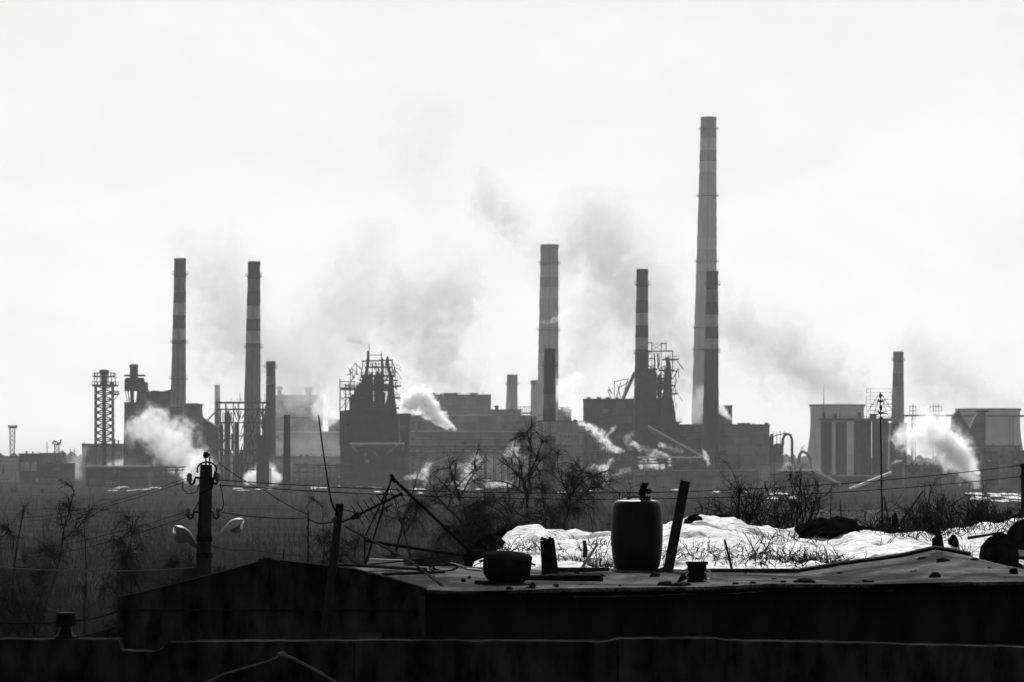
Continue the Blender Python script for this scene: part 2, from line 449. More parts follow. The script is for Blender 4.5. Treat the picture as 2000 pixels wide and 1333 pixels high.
smoke('grey smoke drifting between and behind the pair of tall left chimneys', 2450, [(650, 765, 68), (560, 715, 114), (460, 650, 131), (425, 540, 97), (370, 470, 51)], 0.034)
smoke('pale grey smoke rising behind the hazy crusher house', 3300, [(560, 770, 68), (615, 690, 103), (690, 590, 114), (720, 490, 75), (745, 455, 51)], 0.026)
smoke('grey smoke column rising from the flat rolling hall', 2660, [(945, 782, 46), (885, 735, 75), (835, 655, 96), (880, 570, 103), (760, 600, 85)], 0.044)
smoke('lone dark smoke puff high left of the broad pale chimney', 2950, [(950, 345, 34), (960, 400, 57), (1000, 440, 57)], 0.05)
smoke('tall grey smoke leaning between the broad chimney and the tallest chimney', 3150, [(1345, 780, 57), (1315, 680, 91), (1240, 570, 131), (1165, 440, 108), (1080, 500, 85)], 0.034)
smoke('grey smoke streaming from the wide cooling tower towards the tallest chimney', 3350, [(1690, 795, 41), (1630, 752, 84), (1530, 690, 91), (1435, 630, 75)], 0.044)
smoke('pale smoke streaming from the right cooling tower past the lone chimney', 3300, [(1995, 805, 46), (1905, 775, 64), (1825, 725, 84), (1790, 680, 64)], 0.036)
smoke('very faint smoke high over the middle of the plant', 3000, [(850, 340, 103), (820, 250, 114), (880, 180, 80)], 0.010)
smoke('low hazy smoke lying over the yard behind the slim black chimney', 2150, [(550, 880, 50), (620, 865, 52), (690, 880, 39)], 0.012)
smoke('pale smoke lingering right of the broad pale chimney', 3000, [(1120, 740, 57), (1150, 660, 68), (1130, 600, 57)], 0.016, col=.8)
smoke('pale smoke lingering over the tangled furnace', 2900, [(800, 790, 46), (750, 710, 68), (690, 650, 68)], 0.016, col=.8)
steam('thin pale mist lying along the foot of the plant left of the tangled furnace', 1760, [(540, 912, 34), (640, 902, 46), (760, 908, 38)], 0.005, 0.9)
steam('thin pale mist lying along the foot of the plant behind the birch', 1770, [(820, 915, 30), (930, 905, 44), (1040, 912, 34)], 0.005, 0.9)
steam('thin pale mist between the pipe loops and the silos', 1840, [(1500, 925, 26), (1575, 915, 32), (1620, 925, 20)], 0.006, 0.9)
steam('thin bright mist glowing low left of the sinter block', 1820, [(180, 915, 22), (240, 908, 26), (290, 918, 22)], 0.01, 0.9)
steam('sharp bright steam jet slanting up left from the low block at far right', 1610, [(1908, 950, 7), (1896, 926, 17), (1874, 892, 27), (1848, 866, 28)], 0.35, 0.4, 0.9, 0.4, nz=1.4, billow=.5)
# ---------------------------------------------------------------- ground and far woods
def ground_z(x, y):
    if y < 62: return 8.4
    t = min(1.0, (y - 62) / 95.0)
    return 8.4 * (1 - t * t * (3 - 2 * t))

gm = mat('scrub_ground', 0.02, 0.5, 0.03, spec=0.0, bump=0.4, bscale=0.8)
xs = [-3500, -1500, -600, -250, -100, -40, -15, 0, 15, 40, 100, 250, 600, 1500, 3500]
ys = [-55, 0, 40, 62, 75, 90, 105, 120, 135, 150, 165, 200, 300, 500, 800, 1200, 1700, 2300, 3200, 4300, 5500]
vs = [(x, y, ground_z(x, y)) for y in ys for x in xs]
nx = len(xs)
fs = [(j * nx + i, j * nx + i + 1, (j + 1) * nx + i + 1, (j + 1) * nx + i) for j in range(len(ys) - 1) for i in range(nx - 1)]
g = raw_mesh('ground', vs, fs, gm, True); tag(g, kind='structure')

# far wood closing the horizon: a ragged mass
mb = MB()
x = -900.0
while x < 900:
    wd = random.uniform(5, 14); hh = random.uniform(12, 19) + 3 * math.sin(x * 0.013)
    y = 4300 + random.uniform(-60, 60)
    mb.lathe(x, y, [(0, wd * 0.5), (hh * 0.5, wd * 0.75), (hh * 0.85, wd * 0.5), (hh, wd * 0.08)], 6, wob=0.15)
    x += wd * 0.6
tag(mb.build('far_woods', M['twig']), 'low grey line of woods along the horizon behind the plant', 'woods', kind='stuff')


# ---------------------------------------------------------------- chimneys
def chimney(label, D, top, bot, bands, rings=(), base='brick_mid', group='banded plant chimneys', ladder=True):
    """top, bot: (column, row, width) in photo pixels"""
    (xt, yt, wt), (xb, yb, wb) = top, bot
    yg = HY + H * F / D                                    # row where the ground meets the shaft
    k = (yg - yt) / (yb - yt)
    def at(y):
        t = (y - yt) / (yb - yt)
        return xt + (xb - xt) * t, wt + (wb - wt) * t
    xg, wg = at(yg)
    root = thing('chimney', label, 'chimney', P(xg, yg, D), group)
    cuts = sorted({yt + 3, yg, *[b[0] for b in bands], *[b[1] for b in bands if b[1] < yg]})
    rows = []
    for a, b in zip(cuts[:-1], cuts[1:]):
        ns = max(1, int((b - a) / 9))
        for q in range(ns): rows.append(a + (b - a) * q / ns)
    rows.append(yg)
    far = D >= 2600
    keys = ['stack_dark', 'stack_light', 'stack_mid'] if far else ['brick_dark', 'brick_light', 'brick_mid']  # far shafts take the lighter set, which carries painted haze
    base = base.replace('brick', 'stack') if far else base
    def mi_at(y):
        for a, b, c in bands:
            if a <= y < b: return {'d': 0, 'l': 1, 'm': 2}[c]
        return keys.index(base)
    mb = MB()
    N = 20
    for i, y in enumerate(rows):
        cx, wd = at(y); c = P(cx, y, D); r0 = m(wd, D) / 2
        for j in range(N):
            a = 2 * math.pi * j / N
            r = r0 * (1 + random.uniform(-0.03, 0.03))
            mb.v.append(Vector((c.x + r * math.cos(a), D + r * math.sin(a), c.z)))
    for i in range(len(rows) - 1):
        q = mi_at((rows[i] + rows[i + 1]) / 2)
        for j in range(N):
            j2 = (j + 1) % N
            mb.f.append([i * N + j, (i + 1) * N + j, (i + 1) * N + j2, i * N + j2]); mb.mi.append(q)
    mb.f.append(list(range(N))); mb.mi.append(0)
    mb.build('shaft', [M[q] for q in keys], root, 50)
    c = P(xt, yt, D); r = m(wt, D) / 2
    mb = MB(); z2 = P(0, yt + 8, D).z
    mb.lathe(c.x, D, [(z2, r * 1.0), (z2 + (c.z - z2) * .4, r * 1.06), (c.z - 0.3, r * 1.05), (c.z, r * 0.96), (c.z - 0.5, r * 0.8)], 20, caps=False)
    mb.build('rim', M[keys[0]], root, 40)
    for y in rings:
        cx, wd = at(y); c = P(cx, y, D); r = m(wd, D) / 2; e = m(4.4, D)
        mb = MB()
        mb.lathe(c.x, D, [(c.z - .25, r * 1.01), (c.z - .15, r + e), (c.z, r + e), (c.z, r * 1.01)], 20, caps=False)
        for q in range(0, 20, 4):
            a = 2 * math.pi * q / 20
            mb.bar((c.x + r * math.cos(a), D + r * math.sin(a), c.z - 1.0), (c.x + (r + e) * math.cos(a), D + (r + e) * math.sin(a), c.z - .1), 0.15)
        ga = mb.build('gallery', M['steel_far'], root); mb = MB()
        rail = [(c.x + (r + e) * math.cos(a), D + (r + e) * math.sin(a), c.z + 1.15) for a in [2 * math.pi * q / 20 for q in range(21)]]
        mb.tube(rail, 0.07, 4, False)
        for q in range(0, 20, 2): mb.bar((rail[q][0], rail[q][1], c.z), rail[q], 0.1)
        mb.build('railing', M['steel_far'], ga)
    c = P(xt, yt, D); r = m(wt, D) / 2
    for q in range(3):
        a = 0.4 + 2 * math.pi * q / 3
        mb = MB(); mb.bar((c.x + r * math.cos(a), D + r * math.sin(a), c.z - .5), (c.x + r * math.cos(a), D + r * math.sin(a), c.z + m(9, D)), 0.09)
        mb.build('lightning_rod', M['steel_far'], root)
    if ladder:
        cx2, w2 = at(yg); a = P(xt, yt, D); b = P(cx2, yg, D)
        mb = MB()
        for s_ in (-0.3, 0.3):
            mb.bar((a.x + s_, D - m(wt, D) / 2 - .35, a.z), (b.x + s_, D - m(w2, D) / 2 - .35, b.z), 0.12)
        mb.build('ladder', M['steel_far'], root)
    return root


bc1 = [(505, 542, 'd'), (542, 572, 'm'), (572, 592, 'd'), (592, 616, 'l'), (616, 642, 'd'), (642, 665, 'l'), (665, 672, 'd')]
chimney('tall banded chimney standing on the dark block at the left end of the plant', 2150, (352, 505, 22.6), (348, 790, 30), bc1, (536, 669, 740))
bc2 = [(511, 546, 'd'), (546, 571, 'm'), (571, 598, 'd'), (598, 623, 'l'), (623, 647, 'd'), (647, 671, 'l'), (671, 680, 'd')]
chimney('tall banded chimney rising out of the open steel frame', 1960, (496.3, 511, 23.7), (493, 787, 32), bc2, (540, 678))
chimney('short dark plain chimney close behind the open steel frame', 2000, (529, 706, 18), (528, 900, 21.5), [(706, 735, 'd'), (735, 752, 'm'), (752, 950, 'd')], (717,), group='plain plant chimneys')
chimney('thin pale short chimney left of the open steel frame', 2700, (424.6, 752, 10.5), (424.6, 830, 12), [], (), group='plain plant chimneys')
chimney('slim black chimney standing low in front of the hazy sheds', 1420, (560.5, 811, 12), (560, 932, 15.5), [(811, 960, 'd')], (), group='plain plant chimneys', base='brick_dark')
bc6 = [(478, 520, 'd'), (520, 542, 'm'), (542, 563, 'd'), (563, 584, 'l'), (584, 690, 'm')]
chimney('broad pale grey chimney behind the banded dark one at mid plant', 2800, (1073.3, 478, 34.6), (1070, 800, 42), bc6, (514, 645), base='brick_light')
bc7 = [(681, 712, 'd'), (712, 750, 'd'), (750, 770, 'd'), (770, 798, 'm'), (798, 824, 'd'), (824, 852, 'l'), (852, 960, 'd')]
chimney('dark banded chimney standing in front of the broad pale chimney', 1450, (1073.8, 681, 21.5), (1073, 850, 26), bc7, (714,), base='brick_dark')
chimney('short stout grey chimney behind the bare birch top', 2700, (1000.5, 732, 20), (999.5, 800, 23.5), [(732, 748, 'd')], (750,), group='plain plant chimneys')
chimney('short grey chimney half hidden behind the broad pale chimney', 2850, (1048, 743, 21), (1047, 815, 23), [], (749,), group='plain plant chimneys')
bc10 = [(526, 562, 'd'), (562, 587, 'm'), (587, 612, 'd'), (612, 636, 'l'), (636, 660, 'd'), (660, 683, 'l'), (683, 780, 'd'), (780, 812, 'm'), (812, 960, 'd')]
chimney('banded chimney standing beside the frame topped furnace', 1900, (1254.7, 526, 22.3), (1252, 850, 30), bc10, (556, 690, 812), base='brick_dark')
bc11 = [(229, 271, 'd'), (271, 294, 'l'), (294, 316, 'd'), (316, 337, 'l'), (337, 466, 'm'), (466, 487, 'l'), (487, 511, 'm'), (511, 530, 'l'), (530, 960, 'm')]
chimney('tallest banded chimney of the plant, twice as high as its neighbours', 2900, (1384, 229, 30), (1376, 800, 50), bc11, (252, 383, 511, 640, 683))
bc12 = [(530, 566, 'd'), (566, 591, 'm'), (591, 615, 'd'), (615, 638, 'l'), (638, 662, 'd'), (662, 683, 'l'), (683, 960, 'd')]
chimney('dark banded chimney overlapping the foot of the tallest chimney', 1880, (1391.4, 530, 22.5), (1387.5, 885, 33), bc12, (556, 687, 815), base='brick_dark')
chimney('lone grey chimney beside the silos and the television mast', 2500, (1754.7, 687, 19.5), (1753.7, 825, 25), [(687, 708, 'd'), (730, 755, 'd')], (703, 815), group='plain plant chimneys')


# ---------------------------------------------------------------- plant buildings
def pbar(mb, x0, y0, x1, y1, D, wpx, D1=None):
    return mb.bar(P(x0, y0, D), P(x1, y1, D1 or D), m(wpx, D))


def ground_row(D): return HY + H * F / D


def shed(name, label, D, depth, x0, x1, y0, wall='shed_dark', y1=None, roof=2.0, snow=False, windows=(), group=None, cat='building', vents=(), over=1.0):
    gy = ground_row(D) if y1 is None else y1
    root = thing(name, label, cat, P((x0 + x1) / 2, gy, D), group)
    R = random.Random(int(x0 * 7 + y0 * 3 + D)); wdt = x1 - x0
    mb = MB(); mb.pbox(x0, x1, y0 + roof, gy, D, depth)
    for q in range(int(wdt / 9)):                          # pilasters and cladding panels
        xx = R.uniform(x0 + 1, x1 - 3)
        mb.pbox(xx, xx + R.uniform(.6, 1.4), y0 + roof + 1, gy, D - R.uniform(.1, .5), .6)
    mb.build('wall', M[wall], root)
    if wdt > 26:
        for q in range(int(wdt / 34) + 1):
            xx = R.uniform(x0 + 3, x1 - 8); yy = R.uniform(y0 + 6, min(gy - 6, y0 + 60)); ww = R.uniform(4, 16); hh_ = R.uniform(2, 9)
            mb = MB(); mb.pbox(xx, min(xx + ww, x1 - 1), yy, yy + hh_, D - .7, 1.0); mb.build('panel', M[R.choice(('shed_mid', 'shed_dark', 'steel_far', 'shed_pale', 'shed_dark'))], root)
        for q in range(int(wdt / 60) + 1):
            yy = R.uniform(y0 + 8, min(gy - 4, y0 + 50)); xa = R.uniform(x0, x0 + wdt * .5); xb = R.uniform(xa + 8, x1)
            mb = MB(); pbar(mb, xa, yy, xb, yy + R.uniform(-1, 1), D - 1.4, R.uniform(.7, 1.5))
            for w_ in range(3): xx = xa + (xb - xa) * (w_ + .5) / 3; pbar(mb, xx, yy, xx, yy + 5, D - 1.0, .6)
            mb.build('pipe_run', M[R.choice(('steel_far', 'steel_far', 'shed_pale'))], root)
        for q in range(int(wdt / 24)):                     # roof fittings
            xx = R.uniform(x0 + 2, x1 - 5); ww = R.uniform(1.5, 7); hh_ = R.uniform(.8, 3.2); t_ = R.random()
            mb = MB()
            if t_ < .55: mb.pbox(xx, min(xx + ww, x1), y0 - hh_, y0, D + R.uniform(1, depth * .5), 2.5)
            elif t_ < .8: pbar(mb, xx, y0, xx, y0 - hh_ * 2.2, D + 2, .9); pbar(mb, xx - 1, y0 - hh_ * 2, xx + 1, y0 - hh_ * 2, D + 2, .9)
            else:
                for w_ in range(5): pbar(mb, xx + w_ * 1.6, y0, xx + w_ * 1.6, y0 - 2.4, D + 1, .5)
                pbar(mb, xx, y0 - 2.4, xx + 6.4, y0 - 2.4, D + 1, .5)
            mb.build('roof_fitting', M['steel_far'], root)
    mb = MB(); a = P(x0 - over, y0 + roof, D); b = P(x1 + over, y0, D)
    mb.box(a.x, b.x, D - 0.6, D + depth + .6, a.z, b.z); mb.build('roof', M['snow_far' if snow else 'roof_far'], root)
    for (a0, a1, b0, b1) in windows:
        mb = MB(); mb.pbox(a0, a1, b0, b1, D - 0.12, 0.3); mb.build('window', M['glass_far'], root)
    for (vx, vw, vh) in vents:
        mb = MB(); c = P(vx, y0, D + depth * .4); r = m(vw, D) / 2; h_ = m(vh, D)
        mb.lathe(c.x, c.y, [(c.z, r * .7), (c.z + h_ * .6, r * .7), (c.z + h_ * .62, r), (c.z + h_ * .9, r), (c.z + h_, r * .4)], 12)
        mb.build('ventilator', M['steel_far'], root, 40)
    return root


def lattice_tower(label, D, xl, xr, yt, yb, xlb, xrb, levels, wpx=1.1, name='lattice_mast', cat='mast', head=None):
    """four legged braced tower, outline in photo pixels"""
    root = thing(name, label, cat, P((xlb + xrb) / 2, ground_row(D), D))
    c = (xl + xr) / 2; cb = (xlb + xrb) / 2
    def corner(t, sx, sy):
        y = yt + (yb - yt) * t; xx = (c + (cb - c) * t); hw = ((xr - xl) + (xrb - xlb - xr + xl) * t) / 2
        p = P(xx + sx * hw, y, D); p.y += sy * m(hw, D); return p
    for sx in (-1, 1):
        for sy in (-1, 1):
            mb = MB(); a = corner(0, sx, sy); b = corner(1, sx, sy); b2 = b.copy(); b2.z = min(b.z, 0)
            mb.tube([a, b, b2] if b.z > .5 else [a, b], m(wpx, D) * .7, 4); mb.build('leg', M['steel_far'], root)
    mb = MB()
    for i in range(levels):
        t0, t1 = i / levels, (i + 1) / levels
        for (s0, s1) in (((-1, -1), (1, -1)), ((-1, 1), (1, 1)), ((-1, -1), (-1, 1)), ((1, -1), (1, 1))):
            mb.bar(corner(t0, *s0), corner(t1, *s1), m(wpx * .65, D)); mb.bar(corner(t0, *s1), corner(t1, *s0), m(wpx * .65, D))
            mb.bar(corner(t0, *s0), corner(t0, *s1), m(wpx * .7, D))
    mb.build('bracing', M['steel_far'], root)
    return root


# far left yard
r = lattice_tower('thin lattice floodlight mast with a wide lamp bar at the far left end', 2200, 19, 29, 838, 892, 20, 28, 6, .8)
mb = MB(); mb.pbox(16, 33, 833, 837, 2200, 2)
for q in (17, 21, 25, 29, 32): mb.pbox(q - 1, q + 1, 830.5, 833.4, 2199.5, 1)
mb.build('lamp_bar', M['steel_far'], r)
r = lattice_tower('lattice floodlight mast with a round cluster of lamps above the pale shed', 2200, 107, 115, 868, 892, 107, 116, 3, .8)
mb = MB()
for q in range(14):
    a = 2 * math.pi * q / 14; c = P(111 + 8 * math.cos(a), 861 + 5 * abs(math.sin(a * 1.5)), 2200 + 3 * math.sin(a))
    mb.lathe(c.x, c.y, [(c.z - .5, .2), (c.z, .6), (c.z + .5, .2)], 6)
c = P(111, 868, 2200); mb.lathe(c.x, c.y, [(c.z - .4, 1.2), (c.z + .1, 2.4), (c.z + .3, 2.2)], 10)
mb.build('lamp_cluster', M['steel_far'], r)
for (q, yy, lb) in ((92, 864, 'thin aerial mast between the two floodlight masts'), (137, 876, 'thin aerial rod right of the round floodlight cluster'), (145, 875, 'forked thin aerial rod nearest the gas tower')):
    r = thing('aerial_mast', lb, 'mast', P(q, ground_row(2150), 2150))
    mb = MB(); pbar(mb, q, yy, q, ground_row(2150), 2150, 1.0); mb.build('pole', M['steel_far'], r)
    mb = MB(); pbar(mb, q - 4, yy + 12, q + 4, yy + 10, 2150, .8); pbar(mb, q - 3, yy + 7, q + 3, yy + 7, 2150, .7); mb.build('crossbar', M['steel_far'], r)
shed('yard_shed', 'pale low shed at the far left edge under the floodlight mast', 2050, 18, -20, 40, 891, 'shed_pale', windows=((-5, 0, 905, 922), (4, 8, 908, 925)))
shed('yard_shed', 'dark low shed with a wide pale opening at the far left', 1900, 16, 37, 82, 886, 'shed_dark', vents=((52, 5, 5), (64, 4, 4)))
r = shed('yard_shed', 'pale boxy shed behind the round floodlight cluster', 2250, 18, 80, 122, 885, 'shed_mid')
mb = MB(); mb.pbox(41, 72, 903, 921, 1899.7, .5)
o_ = mb.build('loading_door', M['shed_pale'], [o for o in COL.objects if o.name == 'yard_shed.001'][0])
shed('yard_shed', 'long dark lean-to right of the pale loading door', 1850, 14, 74, 140, 905, 'shed_dark')
shed('pump_house', 'grey flat pump house at the foot of the gas tower', 2050, 25, 160, 239, 867, 'shed_mid', windows=((168, 190, 892, 908),), vents=((224, 4, 9), (231, 4, 7)))
shed('long_shed', 'low dark shed with a snow covered roof below the gas tower', 1750, 14, 168, 288, 910, 'shed_dark', snow=True, roof=2.5)

# gas tower
D = 1800
r = lattice_tower('tall braced gas tower with a wide railed head and a central pipe', D, 187, 220, 754, 872, 187, 221, 9, 2.2, 'gas_tower', 'tower')
mb = MB(); a = P(203.5, 905, D); b = P(203.5, 724, D); mb.lathe(a.x, D, [(0, m(4.2, D)), (P(0, 760, D).z, m(3.8, D)), (P(0, 752, D).z, m(6, D)), (P(0, 733, D).z, m(6, D)), (P(0, 729, D).z, m(10, D)), (P(0, 723, D).z, m(9, D)), (b.z + .4, m(3, D))], 14); mb.build('gas_pipe', M['steel_far'], r, 40)
for (y, x0, x1, t) in ((752, 182, 229, 3.4), (735, 183, 224, 2.2), (770, 216, 232, 1.6)):
    mb = MB(); a = P(x0, y + t, D); b = P(x1, y, D); dp = (b.x - a.x) / 2
    mb.box(a.x, b.x, D - dp, D + dp, a.z, b.z)
    for q in range(9):
        xx = a.x + (b.x - a.x) * q / 8
        for yy in (D - dp, D + dp): mb.bar((xx, yy, b.z), (xx, yy, b.z + 1.3), .18)
    for yy in (D - dp, D + dp): mb.bar((a.x, yy, b.z + 1.3), (b.x, yy, b.z + 1.3), .15)
    mb.build('platform', M['steel_far'], r)
mb = MB()
for x0, x1 in ((184, 184), (190, 189), (217, 218), (223, 227), (196, 196), (211, 211)): pbar(mb, x0, 727, x1, 752, D - 2, 1.5); pbar(mb, x0, 727, x1, 752, D + 4, 1.2)
pbar(mb, 217, 772, 231, 772, D, 1.0); pbar(mb, 222, 782, 231, 772, D, .9); mb.pbox(215, 222, 747, 753, D - 1, 3)
mb.build('head_frame', M['steel_far'], r)

# dark sinter block on the left
D = 1900
r = thing('sinter_block', 'big dark sinter block with a knobbed turret beside the gas tower', 'building', P(313, ground_row(D), D))
mb = MB(); mb.prism([(240, 950), (243, 788), (300, 787), (302, 795), (362, 795), (364, 789), (382, 791), (384, 812), (384, 950)], D, 40); mb.build('wall', M['shed_dark'], r)
mb = MB(); mb.prism([(264, 796), (268, 764), (285, 761), (287, 766), (300, 763), (318, 765), (334, 761), (334, 796)], D + 12, 16); mb.build('upper_wall', M['shed_dark'], r)
mb = MB(); c = P(261.5, 764, D + 8)
mb.prism([(243, 764), (243, 742), (248, 738), (278, 738), (280, 746), (286, 747), (286, 764)], D + 4, 9); mb.build('turret_cabin', M['steel_far'], r)
mb = MB(); mb.lathe(c.x, c.y, [(P(0, 742, D).z, m(8, D)), (P(0, 717, D).z, m(8, D)), (P(0, 716, D).z, m(9.3, D)), (P(0, 713, D).z, m(9, D)), (P(0, 710.5, D).z, m(5, D))], 14); mb.build('turret_drum', M['steel_far'], r, 40)
mb = MB(); mb.pbox(242, 281, 732, 735, D + 3, 10); mb.build('platform', M['steel_far'], r)
for (x0, x1, wd) in ((250, 253, 2), (258, 258, 7), (269, 266, 2), (245, 249, 1.3), (274, 270, 1.3)):
    mb = MB(); pbar(mb, x0, 763, x1, 790, D + 7, wd); mb.build('leg', M['steel_far'], r)
mb = MB(); mb.pbox(241.5, 301, 786, 789, D - .5, 41); mb.pbox(362, 385, 788, 791, D - .5, 41); mb.build('roof', M['roof_far'], r)
for k in range(4):
    mb = MB(); mb.pbox(250 + k * 32, 268 + k * 32, 826, 831, D - .15, .4); mb.build('window', M['glass_far'], r)
r = thing('conveyor_gallery', 'dark sloping conveyor gallery running down from the sinter block', 'conveyor', P(405, ground_row(1950), 1950))
mb = MB(); mb.prism([(383, 950), (383, 812), (400, 822), (424, 838), (424, 950)], 1950, 14); mb.build('wall', M['shed_dark'], r)
mb = MB(); mb.prism([(383, 812), (383, 808), (424, 834), (424, 838)], 1949, 16); mb.build('roof', M['roof_far'], r)
mb = MB(); pbar(mb, 408, 818, 420, 806, 2300, 3); pbar(mb, 402, 826, 408, 818, 2300, 3)
tag(mb.build('flue_duct', M['shed_mid']), 'bent flue duct leaning on the thin pale short chimney', 'duct')

# open steel frame
D = 1720
r = thing('steel_frame', 'open rusty steel frame with hanging pipes round the banded chimney', 'frame', P(475, ground_row(D), D))
for x, wd, yt in ((424, 1.4, 787), (431, 1.2, 800), (441, 1.8, 787), (447, 1.4, 800), (456, 1.4, 787), (466, 1.6, 787), (513, 1.8, 787), (519, 1.4, 800), (525, 1.6, 787), (529, 1.1, 790)):
    for dy in (0, 14):
        mb = MB(); pbar(mb, x, yt, x, ground_row(D), D + dy, wd * 1.5); mb.build('column', M['steel_far'], r)
for x0, x1, y, wd in ((422, 531, 787, 3), (422, 531, 800, 2.4), (422, 529, 826, 1.6), (420, 527, 852, 1.8), (420, 527, 880, 1.8), (420, 527, 905, 1.6), (432, 528, 918, 1.3)):
    mb = MB(); pbar(mb, x0, y, x1, y, D - 1, wd * 1.3); pbar(mb, x0, y, x1, y, D + 15, wd * 1.3)
    for q in range(6): xx = x0 + (x1 - x0) * q / 5; mb.bar(P(xx, y, D), P(xx, y, D + 14), m(1, D))
    mb.build('beam', M['steel_far'], r)
mb = MB()
for k in range(130):
    x = random.uniform(424, 528); y = random.uniform(790, 905); pbar(mb, x, y, x + random.choice((-9, 0, 0, 9, 6, -6)), y + random.uniform(12, 34), D + random.uniform(0, 14), random.uniform(1.0, 2.2))
mb.build('bracing', M['steel_far'], r)
for (x, wd, yt) in ((444, 12, 803), (462, 9, 824), (507, 13, 850), (523, 7, 840), (434, 5, 830), (471, 7, 880), (516, 6, 812)):
    mb = MB(); c = P(x, 0, D + 7); mb.lathe(c.x, c.y, [(0, m(wd, D) / 2), (P(0, yt + 6, D).z, m(wd, D) / 2), (P(0, yt, D).z, m(wd, D) / 3.4)], 12); mb.build('vessel', M['steel_far'], r, 40)
for k in range(8):
    x = random.uniform(440, 475) if k < 6 else random.uniform(500, 525); mb = MB(); pbar(mb, x, 787, x, random.uniform(765, 782), D, .7); mb.build('rod', M['steel_far'], r)

# hazy sheds behind
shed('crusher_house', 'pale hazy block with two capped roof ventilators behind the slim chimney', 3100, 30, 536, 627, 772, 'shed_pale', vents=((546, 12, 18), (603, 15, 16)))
r = shed('hazy_hall', 'hazy grey low hall with a pale roof edge behind the slim chimney', 2800, 40, 528, 668, 843, 'shed_pale', snow=True, roof=2.0)  # roof slab in a pale tone, seen as a thin line
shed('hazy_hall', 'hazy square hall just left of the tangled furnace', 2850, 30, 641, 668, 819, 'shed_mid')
shed('rolling_hall', 'long flat hall with a lumpy roof in front of grey smoke', 2600, 60, 830, 958, 771, 'shed_mid', vents=((845, 14, 3), (880, 40, 3), (925, 22, 3)))
shed('rolling_hall', 'long grey hall under the white steam jet', 2300, 50, 775, 1048, 811, 'shed_mid', snow=True, roof=1.6)
shed('rolling_hall', 'wide sooty hall with a thin pale eave right of the tangled furnace', 2050, 45, 790, 1052, 842, 'shed_mid', snow=True, roof=1.6)  # pale roof slab edges the wall top
shed('rolling_hall', 'long dark hall running low behind the slim black chimney', 1800, 40, 532, 905, 891, 'shed_dark', windows=[(575 + 42 * k, 600 + 42 * k, 905, 911) for k in range(7)])
shed('furnace_bunker', 'dark bunker block below the tangled furnace', 1730, 30, 664, 800, 868, 'shed_dark', windows=((690, 700, 880, 886), (720, 760, 878, 882)))
shed('furnace_bunker', 'dark square annexe right of the tangled furnace', 1800, 25, 772, 800, 808, 'steel_far')

# tangled furnace
D = 1750
def furnace_parts(r, vessel, columns, beams, pipes, decks, panels, holes_seed, bars=0, box=None):
    for pts in vessel:
        mb = MB(); mb.prism(pts, D + 3, 12); mb.build('shell', M['steel_far'], r)
    for (x0, y0, x1, y1, wd) in columns:
        for dy in (-2, 16):
            mb = MB(); pbar(mb, x0, y0, x1, y1, D + dy, wd); mb.build('column', M['steel_far'], r)
    for (x0, y0, x1, y1, wd) in beams:
        mb = MB(); pbar(mb, x0, y0, x1, y1, D - 2, wd); pbar(mb, x0, y0, x1, y1, D + 16, wd)
        mb.bar(P(x0, y0, D - 2), P(x0, y0, D + 16), m(1, D)); mb.bar(P(x1, y1, D - 2), P(x1, y1, D + 16), m(1, D)); mb.build('beam', M['steel_far'], r)
    for (pts, wd) in pipes:
        mb = MB(); mb.tube([P(x, y, D + dz) for x, y, dz in pts], m(wd, D) / 2, 10); mb.build('gas_pipe', M['steel_far'], r, 40)
    for (x0, x1, y, t) in decks:
        mb = MB(); mb.pbox(x0, x1, y, y + t, D - 4, 22)
        a = P(x0, y, D - 4); b = P(x1, y, D - 4); k = max(2, int((x1 - x0) / 4))
        for q in range(k + 1): xx = a.x + (b.x - a.x) * q / k; mb.bar((xx, D - 4, a.z), (xx, D - 4, a.z + 1.2), .14)
        mb.bar((a.x, D - 4, a.z + 1.2), (b.x, D - 4, a.z + 1.2), .14); mb.build('deck', M['steel_far'], r)
    if bars:
        mb = MB(); rr = random.Random(holes_seed)
        for k in range(bars):
            x = rr.uniform(box[0], box[1]); y = rr.uniform(box[2], box[3]); pbar(mb, x, y, x + rr.choice((-8, 0, 0, 8, 12, -12)), y + rr.uniform(6, 22), D + rr.uniform(-3, 17), rr.uniform(.8, 1.8))
        mb.build('bracing', M['steel_far'], r)

